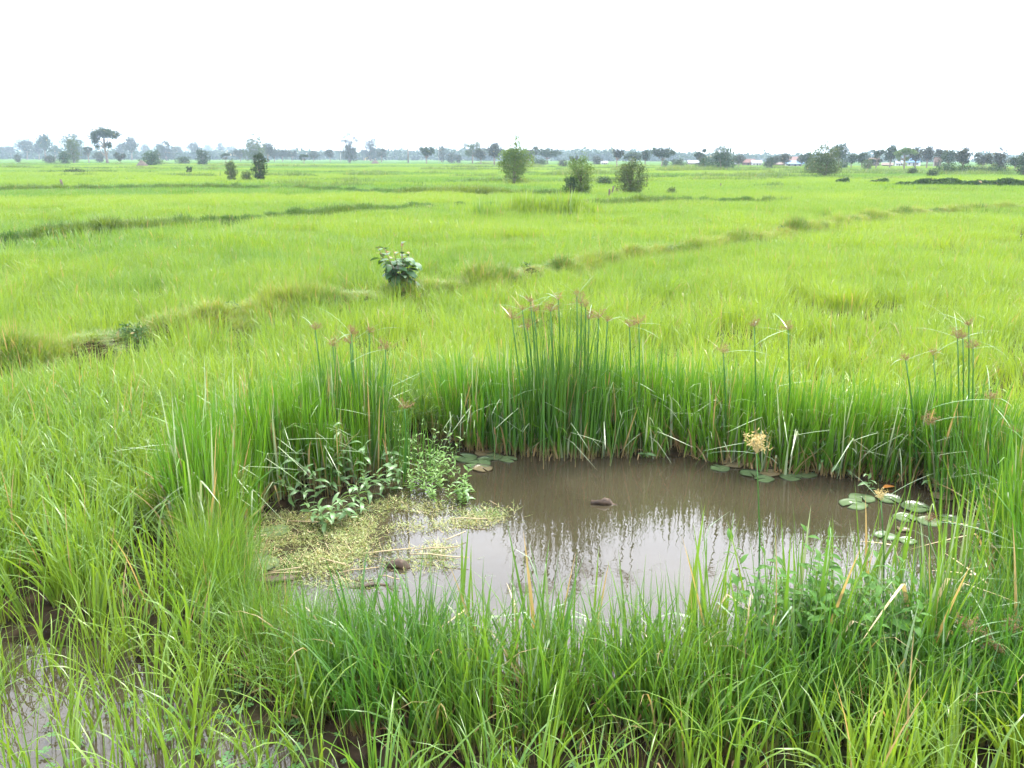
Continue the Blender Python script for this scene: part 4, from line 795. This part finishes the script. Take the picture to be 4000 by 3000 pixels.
for cx, tp, bs, wd, kd in ((230, 300, 395, 110, 'ball'), (310, 315, 395, 80, 'sparse'), (640, 305, 400, 75, 'ball'), (1690, 333, 408, 75, 'bush'), (1750, 348, 408, 55, 'bush'), (1085, 300, 400, 75, 'sparse'), (1940, 300, 420, 90, 'ball'), (160, 305, 395, 80, 'ball'), (500, 318, 398, 90, 'ball')):
    T(cx, tp, bs, wd, kd, 'treegrey' if cx % 3 else 'tree', 600, None, c2)
for cx, tp, bs, wd, kd in ((240, 378, 432, 120, 'bush'), (440, 388, 440, 85, 'bush'), (530, 360, 440, 70, 'sparse'), (730, 358, 425, 90, 'bush'), (2200, 398, 448, 50, 'bush'), (1960, 350, 445, 90, 'ball')):
    T(cx, tp, bs, wd, kd, 'treegrey' if cx % 3 else 'tree', 600, None, c3)
for cx, tp, bs, wd, kd in ((140, 340, 442, 105, 'ball'), (15, 372, 458, 60, 'bush'), (55, 362, 440, 70, 'ball'), (720, 348, 452, 75, 'ball'), (810, 335, 452, 95, 'ball'), (930, 318, 452, 90, 'sparse'), (1050, 287, 450, 105, 'ball'), (1270, 300, 450, 110, 'ball'), (1370, 295, 452, 100, 'ball'), (1480, 315, 455, 85, 'sparse'), (1560, 325, 460, 120, 'ball'), (1850, 352, 470, 120, 'sparse'), (2130, 375, 470, 100, 'ball'), (330, 340, 450, 90, 'ball'), (280, 355, 440, 60, 'ball'), (660, 385, 452, 60, 'bush')):
    T(cx, tp, bs, wd, kd, 'treegrey' if cx % 3 else 'tree', 600, None, c4)
# hedge of dark cane on the right, in pieces
def hedge(label, x0, x1, ybase, ytop, seed, mat='hedge'):
    rng = np.random.default_rng(seed); a, b = P(x0, ybase, .45), P(x1, ybase + (x1 - x0) * .012, .45); m_ = (a + b) / 2; m_[2] = 0; L = np.linalg.norm(b - a); H = (ybase - ytop) / F4 * np.hypot(*m_[:2]) + .45; t = empty('hedge', m_, label, 'hedge', None, (0, 0, math.atan2(b[1] - a[1], b[0] - a[0])))
    n = int(520 * L / H / 2); s = rng.uniform(-.5, .5, n); hh = H * (1 + .15 * np.sin(s * L * 1.1 + seed) + .1 * np.sin(s * L * 2.7)) * (1 - .75 * np.abs(2 * s) ** 8); v = rng.uniform(0, 1, n) ** .6
    c = np.stack([s * L, rng.normal(0, H * .33, n) * (1.15 - v), v * hh], 1); g = Geo(); leafquads(g, rng, c, H * .22 * rng.uniform(.6, 1.3, n), up=.3); obj('foliage', g.mesh('foliage', M[mat]), t)
    g = Geo()
    for i in range(int(L / H * 1.5) + 2): xx = (rng.uniform(-.48, .48)) * L; tube(g, [[xx, 0, -.05], [xx + .05, .03, H * .4], [xx - .05, 0, H * .8]], [H * .02, H * .015, H * .008], 5)
    o = obj('stem', g.mesh('stem', M['bark']), t); o['kind'] = 'stuff'
hedge('long dark hedge running along the bank before the scrub bushes', 3490, 4120, 715, 702, 61)
hedge('short dark hedge piece between pale grass and the long hedge', 3395, 3475, 706, 699, 62)
hedge('isolated dark hedge piece below the big olive tree', 3262, 3320, 706, 699, 63)
# far wood as one mass
rng = np.random.default_rng(71); g = Geo()
prof = ((0, 590), (500, 592), (1000, 588), (1150, 586), (1400, 590), (1520, 578), (1800, 580), (2000, 584), (2250, 583), (2420, 582), (2600, 592), (2900, 604), (3150, 606), (3400, 600), (3650, 592), (4000, 608))
for i in range(520):
    px = rng.uniform(-300, 4300); ytop = np.interp(px, [p[0] for p in prof], [p[1] for p in prof]) + rng.uniform(-3, 14); D = rng.uniform(700, 1050)
    d = ray(px, 640); x0 = d.x / d.y * D; yh = 615 + (px - 2000) * .0035; H = (yh - ytop) / F4 * D + CAM_H; H = max(4, H); W = rng.uniform(.55, 1.1) * 20
    lo = shape(('bush', 'dome', 'bush')[i % 3], W, H, rng) + [(0, 0, H * .12, W * .7, W * .5, H * .2)]; c, pick = crown_points(rng, lo, 130); c += [x0, D, 0]
    leafquads(g, rng, c, 1.9 * rng.uniform(.6, 1.3, 130), r=rng.uniform(.1, .9, len(lo))[pick], up=.5); tube(g, [[x0, D, -.2], [x0, D, H * .5]], [.3, .15], 5)
tag(obj('far_wood', g.mesh('far_wood', M['tree'])), 'blue grey belt of distant woodland along the horizon', 'woodland', kind='stuff')
# hills
g = Geo(); hp = ((-1500, 575), (-900, 555), (-400, 545), (0, 540), (180, 538), (330, 546), (450, 556), (560, 560), (700, 572), (900, 577), (1100, 585), (1350, 596), (1600, 606)); D = 3000.0; V = []; n = 0
for px, py in hp:
    d = ray(px, py); x0 = d.x / d.y * D; z = CAM_H + d.z / d.y * D
    V += [[x0, D - 600, -2], [x0, D - 250, z * .55], [x0, D, z], [x0, D + 500, -2]]
q = [[4 * i + j, 4 * i + 4 + j, 4 * i + 5 + j, 4 * i + 1 + j] for i in range(len(hp) - 1) for j in range(3)]
g.add(V, q); tag(obj('hills', g.mesh('hills', M['tree'])), 'pale blue hill ridge far behind the trees', 'hills', kind='structure')

# ------------------------------------------------------------------ houses, poles, posts
def house(label, px, ytop, ybase, wpx, roof, wall, rz=0.15, nwin=2, ridge=.5):
    b = P(px, ybase); s = np.hypot(b[0], b[1]) / F4; W, H = wpx * s, (ybase - ytop) * s; Dp = W * .7; wh = H * (1 - ridge * .85)
    t = empty('house', b, label, 'house', None, (0, 0, rz + math.atan2(-b[0], b[1]) * .8))
    g = Geo(); box(g, (0, 0, wh / 2), (W * .9, Dp * .9, wh)); 
    for sx in (-1, 1): g.add([[sx * W * .45, -Dp * .45, wh], [sx * W * .45, Dp * .45, wh], [sx * W * .45, 0, H * .97]], None, [[0, 1, 2]])
    wl_ = obj('wall', g.mesh('wall', M[wall], False), t)
    g = Geo(); o = .55 * W; e = Dp * .62; zl = wh - (H - wh) * .15; th = .08
    for sy in (-1, 1):
        V = [[-o, sy * e, zl], [o, sy * e, zl], [o, 0, H], [-o, 0, H]]; V += [[v[0], v[1], v[2] - th] for v in V]; g.add(V, [[0, 1, 2, 3], [4, 7, 6, 5], [0, 4, 5, 1], [1, 5, 6, 2], [3, 2, 6, 7], [0, 3, 7, 4]])
    obj('roof', g.mesh('roof', M[roof], False), t)
    g = Geo(); box(g, (W * .06, -Dp * .45 - .03, wh * .38), (W * .12, .08, wh * .76)); obj('door', g.mesh('door', M['dark'], False), t)
    for i in range(nwin):
        g = Geo(); x0 = (-.28, .32, -.12)[i] * W; box(g, (x0, -Dp * .45 - .03, wh * .58), (W * .12, .08, wh * .32)); w_ = obj('window', g.mesh('window', M['wallwood'], False), t)
        g = Geo(); box(g, (x0, -Dp * .45 - .075, wh * .58), (W * .09, .03, wh * .25)); obj('pane', g.mesh('pane', M['dark'], False), w_)
    return t
house('brick house with pale tin roof left of the big dome shaped tree', c3(1565), cyv(393), cyv(438), 42, 'rooftin', 'wallbrick')
house('house with dull red roof right of the big dome shaped tree', c3(2040), cyv(383), cyv(442), 44, 'roofred', 'wallbrick', -.2)
house('low house with tin roof joined beside the dull red one', c3(2110), cyv(392), cyv(443), 36, 'rooftin', 'wallwhite', .1)
house('small pale hut half behind the big dome shaped tree', c3(1945), cyv(398), cyv(440), 20, 'rooftin', 'wallwhite')
house('white house with bright blue roof left of the big olive tree', c4(220), cyv(398), cyv(450), 62, 'roofblue', 'wallwhite', .05)
house('tall house with red roof behind the blue roofed one', c4(225), cyv(366), cyv(440), 58, 'roofred', 'wallwood', .1)
house('long low brown shed left of the blue roofed house', c4(90), cyv(408), cyv(444), 46, 'roofbrown', 'wallwood', 0)
house('white walled house with blue tin roof behind the light umbrella shaped tree', c4(1258), cyv(380), cyv(446), 42, 'roofblue', 'wallwhite', -.3)
house('white hut just left of the light umbrella shaped tree', c4(1125), cyv(398), cyv(446), 24, 'rooftin', 'wallwhite', .2)
house('brown roofed hut behind the small brownish bush', c4(905), cyv(376), cyv(446), 38, 'roofbrown', 'wallwood', .3)
house('low brown hut among the trees left of the white hut', c4(1030), cyv(415), cyv(450), 36, 'roofbrown', 'wallwood', -.1)
house('tall brown roofed hut beside the palm like tree', c4(1460), cyv(372), cyv(450), 24, 'roofbrown', 'wallwood', .1)
house('small white roofed hut seen between the two near bushes', c3(795), cyv(396), cyv(428), 26, 'rooftin', 'wallwhite', .1)
house('reddish hut in the trees below the hills', c1(95), cyv(318), cyv(372), 26, 'roofbrown', 'wallbrick', .1)
def pole(label, px, ytop, ybase, mat, wpx=4.0, arm=True, name='utility_pole', cat='pole', lean=0.0):
    b = P(px, ybase); s = np.hypot(b[0], b[1]) / F4; H, r_ = (ybase - ytop) * s, wpx * s / 2; t = empty(name, b, label, cat)
    g = Geo(); tube(g, [[0, 0, -.3], [lean * H * .5, 0, H * .5], [lean * H, 0, H]], [r_, r_ * .9, r_ * .75], 8); obj('shaft', g.mesh('shaft', M[mat]), t)
    if arm: g = Geo(); box(g, (lean * H, -r_ - .04, H * .94), (H * .16, .08, .10)); obj('cross_arm', g.mesh('cross_arm', M['wood'], False), t)
    return t
pole('pale concrete pole between two hazy trees', c1(1640), cyv(268), cyv(370), 'concrete')
pole('thin pale pole left of the slim brownish tree', c1(497), cyv(292), cyv(378), 'concrete', 2.6)
pole('thin pale pole beside the open topped tree', c2(732), cyv(308), cyv(402), 'concrete', 3.4)
pole('thin pole by the small white roofed hut', c3(718), cyv(360), cyv(425), 'concrete', 2.2)
pole('thin pale pole among the right village trees', c4(1427), cyv(395), cyv(458), 'concrete', 2.6)
t = pole('bare dead trunk with tufted top standing clear of the wood', c2(1316), cyv(245), cyv(412), 'bark', 6.0, False, 'dead_tree', 'tree', .01)
rng = np.random.default_rng(81); g = Geo(); H = 167 / 2.212 * np.hypot(*P(c2(1316), cyv(412))[:2]) / F4
leafquads(g, rng, rng.normal(0, 1, (60, 3)) * [.25, .25, .45] + [.01 * H, 0, H], .22, up=.2); obj('crown', g.mesh('crown', M['treeolive']), t)
b = P(c2(1580), cyv(420)); s = np.hypot(b[0], b[1]) / F4; H = 190 / 2.212 * s; t = empty('dead_tree', b, 'leafless thin sapling with pale twigs against the wood', 'tree'); g = Geo(); tube(g, [[0, 0, -.1], [.05, 0, H * .5], [-.05, 0, H]], [.10, .08, .03], 6); obj('trunk', g.mesh('trunk', M['concrete']), t); g = Geo()
for i in range(9): z0 = H * rng.uniform(.45, .95); a = rng.uniform(0, 6.28); tube(g, [[0, 0, z0], [math.cos(a) * H * .1, math.sin(a) * H * .1, z0 + H * .05], [math.cos(a) * H * .16, math.sin(a) * H * .16, z0 + H * .13]], [.04, .03, .012], 5)
obj('twigs', g.mesh('twigs', M['concrete']), t)
# termite mound, wooden posts, bare earth, weeds and stump
def mound(label, px, ybase, wpx, hpx, mat, name='termite_mound', cat='mound', seed=1):
    b = P(px, ybase, .4); b[2] = 0; s = np.hypot(b[0], b[1]) / F4; W, H = wpx * s / 2, hpx * s + .4; g = Geo(); rng = np.random.default_rng(seed); n, k = 16, 6; V = []
    for i in range(k): f = i / (k - 1); V += [[W * math.cos(a) * (1 - f ** 1.5) * (1 + .12 * math.sin(3 * a + seed)), W * .8 * math.sin(a) * (1 - f ** 1.5), H * f * (1 + .08 * math.sin(2 * a)) - .05] for a in np.arange(n) * 2 * np.pi / n]
    q = [[i * n + j, i * n + (j + 1) % n, (i + 1) * n + (j + 1) % n, (i + 1) * n + j] for i in range(k - 1) for j in range(n)]
    g.add(V, q); tag(obj(name, g.mesh(name, M[mat]), None, b), label, cat)
mound('bare grey termite mound left of its dark bush', c1(1225), cyv(438), 48, 20, 'mound')
mound('brown earth mound at the foot of the tall pointed tree', c2(1030), cyv(416), 34, 14, 'mound', seed=3)
mound('low grey earth heap left of the dense round bush', c3(905), cyv(650), 40, 11, 'mound', 'earth_heap', 'heap', 4)
mound('patch of bare pinkish earth before the wooden posts', c3(740), cyv(722), 34, 5, 'bareearth', 'earth_heap', 'heap', 5)
def post(label, px, ytop, ybase, wpx, lean, seed):
    b = P(px, ybase, .4); b[2] = 0; s = np.hypot(b[0], b[1]) / F4; H, r_ = (ybase - ytop) * s + .4, wpx * s / 2; g = Geo(); rng = np.random.default_rng(seed)
    tube(g, [[0, 0, -.2], [lean * H * .3, 0, H * .3], [lean * H * .7 + .01, 0, H * .7], [lean * H, 0, H]], r_ * rng.uniform(.85, 1.15, 4), 7); tag(obj('wooden_post', g.mesh('wooden_post', M['wood']), None, b), label, 'post')
post('tall dark wooden post leaning over at the field path', c3(852), cyv(615), cyv(672), 6.5, .22, 1)
post('short reddish wooden stub beside the leaning post', c3(836), cyv(640), cyv(688), 8, .05, 2)
post('small lone stake far out in the right rice field', c3(1803), cyv(588), cyv(606), 4, 0, 3)
post('weathered stump standing alone in the left rice field', c1(540), cyv(563), cyv(612), 8, -.1, 4)
T(1375, 628, 668, 75, 'bush', 'treeolive', 250, 'dark heap of weeds lying in the right rice field', c3, cat='weeds', name='weed_heap')
T(800, 530, 582, 135, 'bush', 'bushdark', 900, 'low dark bush between the two near bushes', c3, cat='bush', name='bush')
T(1635, 448, 492, 45, 'sparse', 'tree', 260, 'tiny sapling on a field bank left of the egg shaped bush', c1, cat='sapling', name='sapling')
T(650, 462, 490, 170, 'bush', 'tree', 500, 'long low scrub patch below the slim brownish tree', c1, cat='bush', name='bush')

# ------------------------------------------------------------------ haze
k = NT('haze'); pv = k.n('VolumePrincipled'); pv.inputs['Color'].default_value = (0.66, 0.82, 1.0, 1); pv.inputs['Density'].default_value = 0.00027; k.link(pv.outputs[0], k.out.inputs['Volume'])
g = Geo(); box(g, (0, 1700, 39), (9000, 4400, 80)); hzb = obj('haze', g.mesh('haze', k.m, False)); tag(hzb, 'thin bluish haze over the whole plain', 'haze', kind='stuff')
